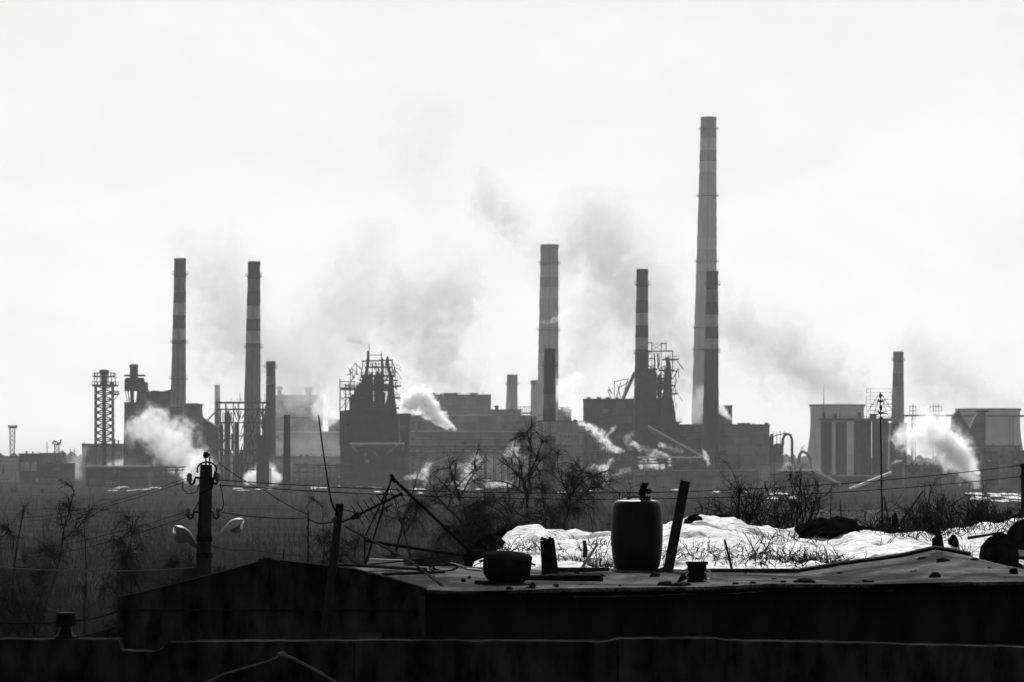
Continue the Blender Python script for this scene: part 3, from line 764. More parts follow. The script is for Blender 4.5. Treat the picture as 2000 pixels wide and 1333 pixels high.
r = thing('blast_furnace', 'tangled dark blast furnace with an open crown and a side lift frame', 'furnace', P(725, ground_row(D), D))
furnace_parts(r,
    [[(700, 868), (698, 806), (706, 752), (707, 737), (712, 730), (714, 722), (720, 733), (727, 729), (729, 868)],
     [(731, 868), (730, 734), (738, 726), (744, 733), (749, 730), (748, 764), (751, 767), (750, 868)],
     [(683, 868), (682, 776), (688, 771), (697, 773), (698, 806), (702, 868)],
     [(690, 771), (696, 757), (703, 746), (707, 752), (704, 790), (697, 798)],
     [(727, 868), (728, 798), (734, 790), (734, 868)],
     [(704, 764), (706, 752), (765, 750), (766, 764)], [(684, 868), (684, 816), (778, 810), (780, 868)], [(676, 846), (680, 806), (686, 806), (688, 846)],
     [(752, 868), (750, 800), (757, 770), (761, 735), (766, 735), (768, 760), (771, 785), (774, 806), (778, 868)],
     [(730, 868), (728, 822), (774, 806), (778, 868)],
     [(672, 868), (684, 828), (700, 822), (700, 868)], [(663, 868), (663, 803), (690, 800), (690, 868)]],
    [(709, 704, 705, 740, 1.8), (727, 706, 727, 735, 1.5), (734, 706, 735, 735, 1.4), (740, 706, 740, 735, 1.2), (766, 702, 766, 740, 1.8), (753, 706, 754, 735, 1.2),
     (664, 740, 664, 868, 2.0), (675, 750, 675, 868, 2.4), (685, 738, 685, 800, 1.8), (692, 745, 692, 780, 1.6)],
    [(707, 706, 767, 704, 2.6), (664, 746, 694, 746, 1.8), (664, 762, 700, 762, 2.2), (675, 754, 704, 755, 2.6), (721, 694, 748, 694, 1.2), (664, 782, 676, 774, 1), (664, 800, 676, 786, 1), (664, 774, 676, 786, 1)],
    [([(719, 700, 6), (718, 715, 6), (712, 745, 7), (690, 790, 2), (680, 830, 0)], 6.5), ([(746, 700, 8), (747, 740, 8)], 5), ([(757, 700, 4), (757, 712, 4), (763, 735, 4), (770, 790, 0)], 6.5), ([(721, 672, 6), (721, 700, 6)], 1.4), ([(719, 686, 6), (719, 702, 6)], 5), ([(745, 688, 6), (745, 706, 6)], 2), ([(757, 696, 6), (757, 706, 6)], 3)],
    [(704, 770, 733, 2), (698, 774, 754, 2), (772, 782, 753, 1.2), (768, 780, 776, 2), (684, 778, 796, 2), (664, 696, 757, 2), (676, 706, 776, 1.6), (700, 776, 742, 1.2), (712, 764, 716, 1.2)],
    None, 5, 130, (680, 776, 708, 806))

# dark charging block and second furnace
shed('charging_block', 'dark tall charging block left of the frame topped furnace', 1930, 30, 1141, 1238, 779, 'shed_dark', roof=3, vents=((1150, 10, 3), (1170, 12, 3), (1206, 6, 3)), windows=((1150, 1162, 800, 806), (1180, 1192, 812, 818)))
r = thing('gantry', 'spindly gantry with splayed struts on the charging block roof', 'gantry', P(1212, 779, 1990))
mb = MB()
for x0, y0, x1, y1 in ((1200, 779, 1200, 744), (1194, 779, 1187, 762), (1203, 779, 1212, 748), (1212, 779, 1206, 752), (1216, 779, 1226, 742), (1187, 762, 1194, 766), (1200, 746, 1228, 740), (1206, 760, 1230, 745), (1196, 770, 1188, 757)):
    pbar(mb, x0, y0, x1, y1, 1990, 1.6)
mb.build('strut', M['shed_mid'], r)
mb = MB(); mb.tube([P(1217, 779, 1990), P(1230, 750, 1990), P(1240, 728, 1990)], m(7, 1990) / 2, 10); mb.build('gas_pipe', M['shed_mid'], r, 40)
D = 1860
r = thing('blast_furnace', 'dark blast furnace topped by an open goalpost frame beside the banded chimney', 'furnace', P(1295, ground_row(D), D))
furnace_parts(r,
    [[(1240, 935), (1240, 760), (1250, 735), (1263, 724), (1276, 720), (1283, 728), (1282, 935)],
     [(1286, 935), (1285, 738), (1292, 726), (1293, 750), (1292, 775), (1293, 935)],
     [(1298, 935), (1297, 742), (1301, 718), (1306, 711), (1311, 724), (1313, 768), (1313, 935)],
     [(1262, 935), (1262, 782), (1313, 774), (1318, 800), (1319, 822), (1327, 826), (1328, 850), (1340, 853), (1345, 870), (1356, 880), (1358, 935)],
     [(1270, 760), (1270, 748), (1312, 748), (1312, 760)]],
    [(1273, 668, 1273, 718, 1.4), (1292, 670, 1292, 716, 1.4), (1301, 670, 1301, 686, 1.4), (1314, 686, 1313, 730, 1.6), (1266, 686, 1266, 735, 1.6), (1320, 726, 1319, 770, 1.0)],
    [(1262, 687, 1315, 686, 2.4), (1264, 670, 1274, 670, 1.8), (1291, 671, 1302, 671, 2.2), (1262, 700, 1278, 701, 2), (1273, 672, 1292, 673, .8), (1273, 685, 1292, 673, .8), (1273, 674, 1292, 684, .7), (1313, 726, 1322, 725, 1.6), (1312, 768, 1319, 770, 1)],
    [([(1278, 690, 2), (1279, 712, 2), (1276, 730, 2)], 3.2), ([(1284, 690, 4), (1286, 720, 4)], 3), ([(1288, 690, 8), (1288, 715, 8)], 2), ([(1303, 698, 2), (1306, 716, 2), (1308, 740, 2)], 9), ([(1297, 770, 0), (1290, 810, 0)], 6)],
    [(1296, 1326, 701, 1.4), (1262, 1284, 720, 3), (1290, 1318, 722, 1.6), (1262, 1316, 738, 2), (1262, 1318, 752, 2.4), (1262, 1324, 768, 2), (1312, 1332, 824, 1.6), (1330, 1348, 852, 1.6)], None, 9, 80, (1264, 1326, 700, 815))
shed('casting_hall', 'long dark casting hall spreading from the frame topped furnace', 1900, 40, 1325, 1503, 829, 'shed_mid', roof=3, vents=((1420, 24, 3), (1450, 26, 2.5)), windows=((1471, 1490, 834, 841),))
shed('hopper_house', 'dark flared hopper on the casting hall roof by the tallest chimney', 2050, 12, 1404, 1430, 792, 'shed_dark', y1=832)
shed('furnace_bunker', 'dark bunker at the foot of the frame topped furnace', 1850, 30, 1140, 1420, 880, 'steel_far', windows=((1150, 1170, 905, 910), (1390, 1445, 891, 893)))
shed('yard_shed', 'pale flat shed low in front of the furnace bunker', 1700, 14, 1105, 1165, 921, 'shed_mid')
shed('yard_shed', 'pale flat shed below the sloping snowy conveyor', 1720, 16, 1240, 1480, 919, 'shed_mid', windows=((1320, 1355, 922, 945),))
shed('yard_shed', 'small dark shed with a pale front below the dark banded chimney', 1760, 12, 1395, 1445, 890, 'shed_dark')
r = thing('conveyor_gallery', 'sloping snow topped conveyor gallery in front of the frame topped furnace', 'conveyor', P(1323, ground_row(1820), 1820))
mb = MB(); mb.prism([(1268, 846), (1266, 834), (1380, 898), (1384, 908)], 1820, 5); mb.build('gallery_wall', M['steel_far'], r)
mb = MB(); mb.prism([(1266, 834), (1267, 831), (1381, 895), (1380, 898)], 1819.5, 6); mb.build('snow_cover', M['snow_far'], r)
for x, y in ((1285, 850), (1320, 872), (1355, 892)):
    mb = MB(); pbar(mb, x, y, x - 3, ground_row(1820), 1821, 2); pbar(mb, x, y, x + 5, ground_row(1820), 1824, 2); mb.build('trestle', M['steel_far'], r)

# pipe loops
D = 1900
r = thing('gas_cleaning_unit', 'gas cleaning vessels with a tall looped pipe right of the casting hall', 'plant unit', P(1525, ground_row(D), D))
for (x, wd, yt) in ((1507, 8, 848), (1519, 22, 866), (1545, 16, 897)):
    mb = MB(); c = P(x, 0, D); mb.lathe(c.x, D, [(0, m(wd, D) / 2), (P(0, yt + 8, D).z, m(wd, D) / 2), (P(0, yt + 2, D).z, m(wd, D) / 3), (P(0, yt, D).z, m(2, D))], 14); mb.build('vessel', M['shed_dark'], r, 40)
mb = MB(); pts = [(1527, 900), (1528, 870), (1529, 858), (1533, 850), (1539, 848), (1544, 851), (1547, 860), (1547, 900)]
mb.tube([P(x, y, D) for x, y in pts], m(5.5, D) / 2, 10); mb.build('pipe_loop', M['steel_far'], r, 40)
mb = MB(); pbar(mb, 1508, 853, 1536, 846, D - 2, 2)
for x in (1510, 1517, 1524, 1531): pbar(mb, x, 870, x, 842 + (x % 3), D - 2, 1.2)
mb.build('head_frame', M['steel_far'], r)
r = thing('gas_cleaning_unit', 'gas cleaning unit with the lower looped pipe beside the wide cooling tower', 'plant unit', P(1572, ground_row(D), D))
pts = [(1557, 915), (1559, 900), (1563, 886), (1568, 882), (1576, 886), (1583, 898), (1585, 925)]
mb = MB(); mb.tube([P(x, y, D) for x, y in pts], m(6, D) / 2, 10); mb.build('pipe_loop', M['shed_mid'], r, 40)
mb = MB(); mb.prism([(1550, 935), (1556, 903), (1563, 895), (1565, 905), (1578, 905), (1584, 935)], D + 2, 8); mb.build('vessel', M['shed_mid'], r)
mb = MB(); pbar(mb, 1562, 882, 1572, 870, D, 1); pbar(mb, 1566, 882, 1566, 872, D, 1); mb.build('rod', M['steel_far'], r)


# cooling towers
def cooling_tower(label, D, xc, hw_top, hw_waist, hw_bot, yt):
    root = thing('cooling_tower', label, 'cooling tower', P(xc, ground_row(D), D), 'cooling towers')
    zt = P(0, yt, D).z; c = P(xc, yt, D)
    prof = []
    for q in range(15):
        t = q / 14; z = zt * (0.06 + 0.94 * t)
        hw = hw_waist + (hw_bot - hw_waist) * max(0, (0.75 - t) / .75) ** 1.7 if t < .75 else hw_waist + (hw_top - hw_waist) * ((t - .75) / .25) ** 1.5
        prof.append((z, m(hw, D)))
    mb = MB(); mb.lathe(c.x, c.y, prof, 48, caps=False); mb.lathe(c.x, c.y, [(z, r - .6) for z, r in reversed(prof)], 48, caps=False)
    mb.build('shell', M['tower_shell'], root, 60)
    mb = MB(); r = m(hw_top, D); mb.lathe(c.x, c.y, [(zt - 1.4, r + .05), (zt - 1.3, r + .9), (zt + .2, r + .9), (zt + .2, r - .7), (zt - 1.4, r - .65)], 48, caps=False); mb.build('rim', M['shed_dark'], root)
    mb = MB(); rb = prof[0][1]
    for q in range(24):
        a = 2 * math.pi * q / 24; a2 = a + math.pi / 24
        mb.bar((c.x + rb * math.cos(a), c.y + rb * math.sin(a), prof[0][0]), (c.x + rb * 1.03 * math.cos(a2), c.y + rb * 1.03 * math.sin(a2), 0), .8)
    mb.build('support', M['tower_shell'], root)
    return root

cooling_tower('wide pale cooling tower rising behind the row of silos', 3200, 1635, 53, 52, 66, 791)
cooling_tower('wide cooling tower at the right end wrapped in steam', 3100, 1930, 62, 62, 78, 799)

# silos
D = 1850
for i, (x0, x1, y0, lb) in enumerate(((1603, 1625, 823, 'dark tall silo at the left end of the silo row'), (1632, 1654, 824, 'dark tall silo with pale gaps on both sides'), (1668, 1702, 818, 'broad dark silo block in the middle of the row'), (1703, 1735, 822, 'dark silo block behind the television mast'))):
    r = thing('silo', lb, 'silo', P((x0 + x1) / 2, ground_row(D), D), 'row of dark silos')
    c = P((x0 + x1) / 2, 0, D + 6); rad = m(x1 - x0, D) / 2; zt = P(0, y0 + 3, D).z
    if x1 - x0 < 26:
        mb = MB(); mb.lathe(c.x, c.y, [(0, rad), (zt, rad)], 20); mb.build('wall', M['steel_far'], r, 40)
    else:
        mb = MB()
        for q in (0, 1): mb.lathe(c.x + (q - .5) * rad, c.y, [(0, rad / 2), (zt, rad / 2)], 18)
        mb.box(c.x - rad * .97, c.x + rad * .97, D + 6, D + 8, 0, zt - .3); mb.build('wall', M['steel_far'], r, 40)
    mb = MB(); mb.lathe(c.x, c.y, [(zt, rad * 1.04), (zt + .7, rad * 1.04)], 18); mb.build('roof', M['roof_far'], r)
r = thing('silo_bridge', 'railed feed bridge running along the top of the silos', 'bridge', P(1668, 821, D))
mb = MB(); mb.pbox(1600, 1742, 817.5, 822.5, D + 4, 5); mb.build('deck', M['steel_far'], r)
mb = MB()
for q in range(30): x = 1601 + q * 4.8; pbar(mb, x, 818, x, 813, D + 3.5, .7)
pbar(mb, 1601, 813.5, 1741, 813.5, D + 3.5, .7); mb.build('railing', M['steel_far'], r)
for x0, x1, y in ((1607, 1612, 806), (1628, 1634, 808), (1676, 1682, 806), (1700, 1712, 809)):
    mb = MB(); mb.pbox(x0, x1, y, 818, D + 4, 4); mb.build('feed_head', M['steel_far'], r)
for xa, ya, lb in ((1609, 750, 'tall needle aerial on the left silo'), (1640, 800, 'short needle aerial on the second silo'), (1681, 800, 'hooked short aerial on the broad silo')):
    mb = MB(); mb.tube([P(xa, 818, D + 5), P(xa, (ya + 818) / 2, D + 5), P(xa, ya, D + 5)], [m(1.2, D), m(.8, D), m(.3, D)], 5)
    tag(mb.build('needle_aerial', M['steel_far'], loc=P(xa, 818, D + 5)), lb, 'aerial')
shed('elevator_house', 'dark elevator house at the foot of the lone grey chimney', 1880, 16, 1740, 1771, 826, 'shed_dark', vents=((1760, 6, 4),), windows=((1748, 1756, 850, 853),))
r = thing('elevator_pipe', 'pale upright elevator pipe between silos and elevator house', 'pipe', P(1736, ground_row(1840), 1840))
mb = MB(); mb.tube([P(1739, 828, 1840), P(1736, 870, 1840), P(1735, 918, 1840)], m(3.4, 1840) / 2, 8); mb.build('pipe', M['snow_far'], r, 40)
for (xa, ya, xb, yb, lb) in ((1592, 920, 1642, 946, 'snow topped conveyor sloping down to the right below the silos'), (1742, 924, 1622, 972, 'long snow topped conveyor sloping down to the left past the television mast')):
    DD = 1650; r = thing('conveyor_gallery', lb, 'conveyor', P((xa + xb) / 2, ground_row(DD), DD))
    mb = MB(); mb.prism([(xa, ya + 2), (xb, yb + 2), (xb, yb + 9), (xa, ya + 9)], DD, 4); mb.build('gallery_wall', M['steel_far'], r)
    mb = MB(); mb.prism([(xa, ya - 3), (xb, yb - 3), (xb, yb + 2), (xa, ya + 2)], DD - .4, 5); mb.build('snow_cover', M['snow_far'], r)
shed('screen_house', 'dark flat screen house with a snowy roof edge below the pipe loops', 1700, 16, 1523, 1594, 918, 'shed_dark', snow=True, roof=2.4)
shed('screen_house', 'long dark screen house at the foot of the silos', 1720, 18, 1594, 1742, 930, 'shed_dark')
shed('office_block', 'grey block with a row of dark windows under the right steam column', 1640, 14, 1768, 1840, 908, 'shed_mid', windows=[(1774 + 14 * k, 1780 + 14 * k, 915, 922) for k in range(5)] + [(1790 + 12 * k, 1796 + 12 * k, 940, 950) for k in range(4)], vents=((1790, 5, 4), (1806, 6, 5)))
r = shed('tower_block', 'tall dark block with a notched top in front of the right cooling tower', 1950, 26, 1858, 1925, 838, 'shed_dark', vents=((1870, 8, 4),))
mb = MB(); mb.prism([(1858, 838), (1862, 812), (1872, 800), (1880, 815), (1895, 838)], 1952, 8); mb.prism([(1895, 838), (1905, 814), (1920, 802), (1925, 806), (1925, 838)], 1952, 8); mb.pbox(1908, 1930, 800, 806, 1952, 8); mb.build('hopper', M['shed_dark'], r)
shed('tower_block', 'grey stepped block right of the notched dark block', 1980, 26, 1925, 1995, 870, 'shed_mid', windows=((1935, 1960, 850 + 40, 896),))
shed('tower_block', 'black narrow block standing low in front of the right cooling tower', 1800, 14, 1921, 1950, 881, 'shed_dark')
shed('tower_block', 'black block at the far right edge by the power pole', 1800, 14, 1976, 2030, 880, 'shed_dark', vents=((1985, 6, 10),))
r = thing('pipe_bridge', 'high pipe bridge reaching from the lone chimney to the right cooling tower', 'bridge', P(1840, ground_row(2000), 2000))
mb = MB(); mb.tube([P(1765, 812, 2000), P(1860, 812, 2000), P(2010, 813, 2000)], m(1.8, 2000), 6); mb.build('pipe', M['steel_far'], r)
for x in (1784, 1826, 1975):
    mb = MB(); pbar(mb, x - 3, 812, x - 4, ground_row(2000), 2000, 1.6); pbar(mb, x + 3, 812, x + 4, ground_row(2000), 2000, 1.6); mb.build('trestle', M['steel_far'], r)
for xc, lb in ((1783, 'spiky pylon head nearest the lone grey chimney'), (1828, 'spiky double pylon head over the right steam column')):
    r = thing('pylon', lb, 'pylon', P(xc, ground_row(2020), 2020))
    for q in ((-5, 5) if xc > 1800 else (0,)):
        mb = MB(); pbar(mb, xc + q, 790, xc + q, ground_row(2020), 2020, 1.6); mb.build('mast', M['steel_far'], r)
        mb = MB()
        for y in (795, 803): pbar(mb, xc + q - 7, y, xc + q + 7, y, 2020, 1.0)
        pbar(mb, xc + q - 6, 791, xc + q - 6, 812, 2020, .8); pbar(mb, xc + q + 6, 793, xc + q + 6, 812, 2020, .8); mb.build('crossarm', M['steel_far'], r)
shed('tank_house', 'round topped grey tank house right of the broad pale chimney', 2250, 20, 1090, 1116, 800, 'shed_mid', vents=((1103, 24, 5),))
shed('tank_house', 'grey stepped tank house below the short stout chimney', 2280, 22, 958, 1018, 800, 'shed_mid', vents=((970, 10, 8),))
r = thing('rail_bridge', 'thin railed footbridge between the two short grey chimneys', 'bridge', P(1028, 808, 2300))
mb = MB(); mb.pbox(1012, 1040, 806, 809, 2300, 3); mb.build('deck', M['steel_far'], r)
mb = MB(); pbar(mb, 1012, 795, 1040, 795, 2300, 1)
for x in range(1013, 1041, 4): pbar(mb, x, 795, x, 806, 2300, 1)
mb.build('railing', M['steel_far'], r)
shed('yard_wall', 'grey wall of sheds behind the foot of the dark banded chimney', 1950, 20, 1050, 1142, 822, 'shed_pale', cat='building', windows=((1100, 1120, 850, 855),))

# snow left lying on the flat yard, and sun glints drawn as pale patches
mb = MB()
def patch(x0, x1, yc, D0, D1):
    k = 14
    a = [(P((x0 + x1) / 2, 0, (D0 + D1) / 2).x + (m(x1 - x0, D0) / 2) * math.cos(2 * math.pi * q / k) * random.uniform(.75, 1.1), (D0 + D1) / 2 + (D1 - D0) / 2 * math.sin(2 * math.pi * q / k) * random.uniform(.7, 1.1)) for q in range(k)]
    b = len(mb.v)
    mb.v.extend(Vector((x, y, .05 + random.uniform(0, .25))) for x, y in a); mb.v.append(Vector((sum(x for x, _ in a) / k, (D0 + D1) / 2, .3)))
    for q in range(k): mb.f.append([b + q, b + (q + 1) % k, b + k]); mb.mi.append(0)
RS = random.Random(4)
for (x0, x1, D0, D1, n_) in ((590, 770, 1560, 1780, 22), (200, 320, 1500, 1720, 14), (1495, 1555, 1200, 1420, 26), (1885, 2040, 1130, 1420, 60), (1930, 2060, 1120, 1330, 30), (1290, 1330, 1500, 1570, 4), (890, 960, 1480, 1620, 7), (1100, 1180, 1480, 1600, 7), (780, 840, 1500, 1600, 5), (1060, 1110, 1420, 1470, 3), (430, 545, 1500, 1640, 9), (730, 900, 1300, 1500, 7), (1380, 1480, 1400, 1560, 6)):  # the cluster below the pipe loops imitates sun glints
    for q in range(int(n_ * .6)):
        w_ = RS.uniform(5, 26); xx = RS.uniform(x0, x1 - w_); d_ = RS.uniform(D0, D1 - 20); patch(xx, xx + w_, 0, d_, d_ + RS.uniform(8, 34))
tag(mb.build('snow', M['snow_far'], smooth=70), 'thin bright patches of old snow and painted sun glints on the flat ground before the plant', 'snow', kind='stuff')

# pipe racks and trestles cluttering the yard
def pipe_rack(label, D, x0, x1, y0, seed, snowy=0, rows=3):
    R = random.Random(seed); root = thing('pipe_rack', label, 'pipe rack', P((x0 + x1) / 2, ground_row(D), D))
    gy = ground_row(D); k = max(3, int((x1 - x0) / 14))
    for q in range(k):
        x = x0 + (x1 - x0) * (q + R.uniform(.2, .8)) / k; yt = y0 + R.uniform(-3, 5)
        mb = MB(); pbar(mb, x, yt, x, gy, D, 1.5); pbar(mb, x + 3, yt, x + 3, gy, D + 5, 1.3); pbar(mb, x, yt + 2, x + 3, yt + 2, D, 1.2, D + 5); pbar(mb, x, yt + 14, x + 3, yt + 4, D, 1, D + 5); mb.build('trestle', M['steel_far'], root)
    for q in range(rows):
        y = y0 + 1 + q * R.uniform(4, 7); pts = []
        xx = x0
        while xx < x1: pts.append(P(xx, y + R.uniform(-.4, .4), D + q)); xx += R.uniform(8, 20)
        pts.append(P(x1, y, D + q)); mb = MB(); mb.tube(pts, m(R.uniform(.8, 1.8), D), 7); mb.build('pipe', M['snow_far' if q < snowy else R.choice(('steel_far', 'shed_dark'))], root, 40)
    mb = MB()
    for q in range(int((x1 - x0) / 5)):
        x = R.uniform(x0, x1); y = R.uniform(y0 - 2, gy - 14); pbar(mb, x, y, x + R.choice((-8, 8, 0, 10, -10)), y + R.uniform(4, 14), D + R.uniform(-1, 6), R.uniform(.8, 1.6))
    mb.build('bracing', M['steel_far'], root)
pipe_rack('tangled dark pipe rack below the dark charging block', 1700, 1125, 1240, 886, 1)
pipe_rack('pipe rack with a pale top pipe below the frame topped furnace', 1740, 1245, 1370, 893, 2, 1)
pipe_rack('low pipe rack with snowy pipes in front of the furnace bunker', 1700, 683, 790, 866, 3, 1, 4)
pipe_rack('dark pipe rack crossing behind the tall birch', 1680, 800, 1040, 872, 4, 0, 4)
pipe_rack('low dark pipe rack right of the slim black chimney', 1640, 575, 690, 908, 5, 0, 3)
pipe_rack('low dark pipe rack below the sinter block', 1700, 290, 425, 912, 6, 0, 2)
pipe_rack('low pipe rack before the silos and the screen house', 1660, 1500, 1600, 926, 7, 0, 2)
for k, (xa, ya, xb, yb, lb) in enumerate(((683, 868, 700, 885, 'short pale pipe slanting down left of the snowy pipe rack'), (728, 880, 736, 890, 'tiny pale slanting pipe under the snowy pipe rack'), (752, 890, 778, 867, 'long pale pipe slanting up under the snowy pipe rack'), (828, 902, 862, 886, 'upper pale slanting roof strip left of the birch top'), (838, 908, 876, 893, 'lower pale slanting roof strip left of the birch top'))):
    mb = MB(); pbar(mb, xa, ya, xb, yb, 1660, 1.5); tag(mb.build('slanting_pipe', M['shed_pale'], loc=P(xa, ya, 1660)), lb, 'pipe')
# ---------------------------------------------------------------- scrub on the valley floor
def ribbon_mesh(name, mt, segs, loc=(0, 0, 0)):
    """segs: array (n, 8): x0 y0 z0 r0 x1 y1 z1 r1 -> three sided sticks"""
    s = np.asarray(segs, dtype=np.float64)
    nS = len(s)
    a = s[:, 0:3]; b = s[:, 4:7]; ra = s[:, 3:4]; rb = s[:, 7:8]
    d = b - a; d /= np.linalg.norm(d, axis=1, keepdims=True) + 1e-9
    ref = np.where(np.abs(d[:, 2:3]) < 0.9, np.array([[0, 0, 1.0]]), np.array([[1.0, 0, 0]]))
    u = np.cross(d, ref); u /= np.linalg.norm(u, axis=1, keepdims=True) + 1e-9
    v = np.cross(d, u)
    V = np.empty((nS, 6, 3))
    for k in range(3):
        ang = 2 * math.pi * k / 3
        o = u * math.cos(ang) + v * math.sin(ang)
        V[:, k] = a + o * ra; V[:, 3 + k] = b + o * rb
    V = V.reshape(-1, 3) - np.array(loc)
    base = (np.arange(nS) * 6)[:, None, None]
    Fq = np.array([[0, 1, 4, 3], [1, 2, 5, 4], [2, 0, 3, 5]])[None]
    Fa = (base + Fq).reshape(-1, 4)
    me = bpy.data.meshes.new(name)
    me.vertices.add(len(V)); me.vertices.foreach_set('co', V.astype(np.float32).ravel())
    me.loops.add(Fa.size); me.loops.foreach_set('vertex_index', Fa.astype(np.int32).ravel())
    me.polygons.add(len(Fa)); me.polygons.foreach_set('loop_start', (np.arange(len(Fa)) * 4).astype(np.int32))
    me.polygons.foreach_set('loop_total', np.full(len(Fa), 4, np.int32))
    me.materials.append(mt)
    me.update(calc_edges=True); me.validate()
    o = bpy.data.objects.new(name, me); COL.objects.link(o); o.location = loc
    return o


def scrub(name, label, n, y0, y1, h0, h1, r, seed, power=1.0, clump=0.0):
    R = np.random.default_rng(seed)
    # even in picture rows: uniform in 1/y
    y = 1.0 / (R.uniform(1 / y1, 1 / y0, n))
    x = R.uniform(-0.135, 0.135, n) * y
    # clumps
    cl = np.array([noise.noise(Vector((a * 0.05, b * 0.012, seed))) for a, b in zip(x, y)])
    h = R.uniform(h0, h1, n) * (1 + 1.1 * np.clip(cl + .1, -0.4, 0.8))
    gz = np.array([ground_z(0, b) for b in y])
    segs = []
    for k in range(n):
        p = np.array([x[k], y[k], gz[k] - .1]); d = np.array([R.normal(0, .12), R.normal(0, .12), 1.0]); L = h[k]
        rr = r * (0.5 + y[k] / 500)
        for s_ in range(3):
            q = p + d * (L / 3); segs.append((*p, rr * (1 - s_ / 3.3), *q, rr * (1 - (s_ + 1) / 3.3)))
            if s_ > 0:
                for w_ in range(2):
                    dd = d + R.normal(0, .45, 3); e = p + dd * (L / 3) * R.uniform(.5, 1); segs.append((*p, rr * .5, *e, rr * .15))
            p = q; d = d + R.normal(0, .16, 3); d[2] = abs(d[2])
    o = ribbon_mesh(name, M['twig'], segs); tag(o, label, 'scrub', kind='stuff'); return o

def thickets(name, label, cl, n, y0, y1, r, seed):
    R = np.random.default_rng(seed); segs = []
    for c_ in range(cl):
        y = 1 / R.uniform(1 / y1, 1 / y0); x = R.uniform(-.135, .135) * y; h = R.uniform(2.2, 6.5) * min(1, .35 + 250 / y); sp = h * R.uniform(.25, .6)
        gz = ground_z(x, y)
        for k in range(n):
            p = np.array([x + R.normal(0, sp * .3), y + R.normal(0, sp * .5), gz - .1]); d = np.array([R.normal(0, .28), R.normal(0, .2), 1.0]); L = h * R.uniform(.5, 1)
            rr = r * (.4 + y / 420)
            for i in range(4):
                q = p + d * L / 4; segs.append((*p, rr * (1 - i / 4.6), *q, rr * (1 - (i + 1) / 4.6)))
                if i:
                    for w_ in range(3):
                        dd = d * .6 + R.normal(0, .5, 3); dd[2] = abs(dd[2]); segs.append((*p, rr * .5, *(p + dd * L / 4 * R.uniform(.5, 1.1)), rr * .15))
                p = q; d = d + R.normal(0, .18, 3); d[2] = abs(d[2])
    return tag(ribbon_mesh(name, M['twig'], segs), label, 'scrub', kind='stuff')

scrub('scrub', 'dark bare scrub covering the valley floor up to the plant', 22000, 165, 1700, .9, 2.6, 0.02, 3)
thickets('thickets', 'dark bare thickets dotted over the valley floor', 420, 26, 175, 1500, .014, 5)


# ---------------------------------------------------------------- bare trees
def bare_tree(seed, h, spread, n_limb=11, droop=0.8, twigs=7, twig_len=1.2, lean=0.0, crown_from=0.25, r0=None, up=1.2, rt=.0085):
    """trunk, rising limbs, arching branches and bunches of hanging twigs"""
    R = np.random.default_rng(seed)
    trunk, crown = [], []
    r0 = r0 or h * 0.014
    pts = [np.array([0, 0, -0.4])]; d = np.array([lean, 0, 1.0])
    k = 9
    for i in range(k):
        d = d + R.normal(0, .10, 3); d[2] = 1
        pts.append(pts[-1] + d / np.linalg.norm(d) * (h * 0.96 + .4) / k)
    for i in range(k):
        trunk.append((*pts[i], r0 * (1 - i / k * .9), *pts[i + 1], r0 * (1 - (i + 1) / k * .9)))
    def run(p, d, L, n, r, bend, wob):
        path = [p]
        for i in range(n):
            d = d + R.normal(0, wob, 3); d[2] -= bend * (0.3 + i * .4); d = d / np.linalg.norm(d)
            q = path[-1] + d * L / n
            crown.append((*path[-1], r * (1 - i / n * .7), *q, r * (1 - (i + 1) / n * .7))); path.append(q)
        return path
    def pick(path, t):
        n = len(path) - 1; i = min(n - 1, int(t * n)); f = t * n - i
        a = path[i + 1] - path[i]
        return path[i] * (1 - f) + path[i + 1] * f, a / np.linalg.norm(a)
    leaders = [pts]
    for q in range(R.integers(2, 4)):                      # the trunk forks
        s0 = R.integers(2, 5); a = R.uniform(0, 6.28); ld = np.array([math.cos(a) * .45, math.sin(a) * .45, 1.0]); path = [pts[s0]]
        rem = h * .96 * (1 - s0 / k) * R.uniform(.75, 1.0)
        for i in range(k):
            ld = ld + R.normal(0, .1, 3); ld[2] = 1; path.append(path[-1] + ld / np.linalg.norm(ld) * rem / k)
            trunk.append((*path[i], r0 * .6 * (1 - i / k * .9), *path[i + 1], r0 * .6 * (1 - (i + 1) / k * .9)))
        leaders.append(path)
    for c in range(n_limb):
        t = crown_from + (1 - crown_from) * R.uniform(0, 1) ** .8
        o, _ = pick(leaders[c % len(leaders)], min(.99, t)); a = R.uniform(0, 6.28)
        nd = np.array([math.cos(a), math.sin(a), up * R.uniform(.5, 1.6)]); nd /= np.linalg.norm(nd)
        L = spread * (1.15 - .5 * t) * R.uniform(.4, 1.25)
        limb = run(o, nd, L, 6, r0 * .36 * (1.15 - .6 * t), .035 * droop, .12)
        for b in range(int(R.integers(5, 10) * (1.2 - .7 * t))):
            p, ax = pick(limb, R.uniform(.15, 1))
            bd = ax * .8 + R.normal(0, .55, 3); bd /= np.linalg.norm(bd)
            br = run(p, bd, L * R.uniform(.25, .55), 5, max(.018, r0 * .14), .09 * droop, .12)
            for g in range(R.integers(2, 5)):              # a bunch of twigs from one point
                t2 = R.uniform(.1, .95); bl = twig_len * R.uniform(.4, 1.35) * (1.25 - .75 * t)
                for q in range(R.integers(max(1, twigs - 2), twigs + 5)):
                    p2, ax2 = pick(br, min(.99, max(.05, t2 + R.normal(0, .16))))
                    dd = ax2 * .6 + R.normal(0, .5, 3); dd /= np.linalg.norm(dd)
                    run(p2, dd, bl * R.uniform(.35, 1.15), 5, rt, .34 * droop, .17)
    return trunk, crown


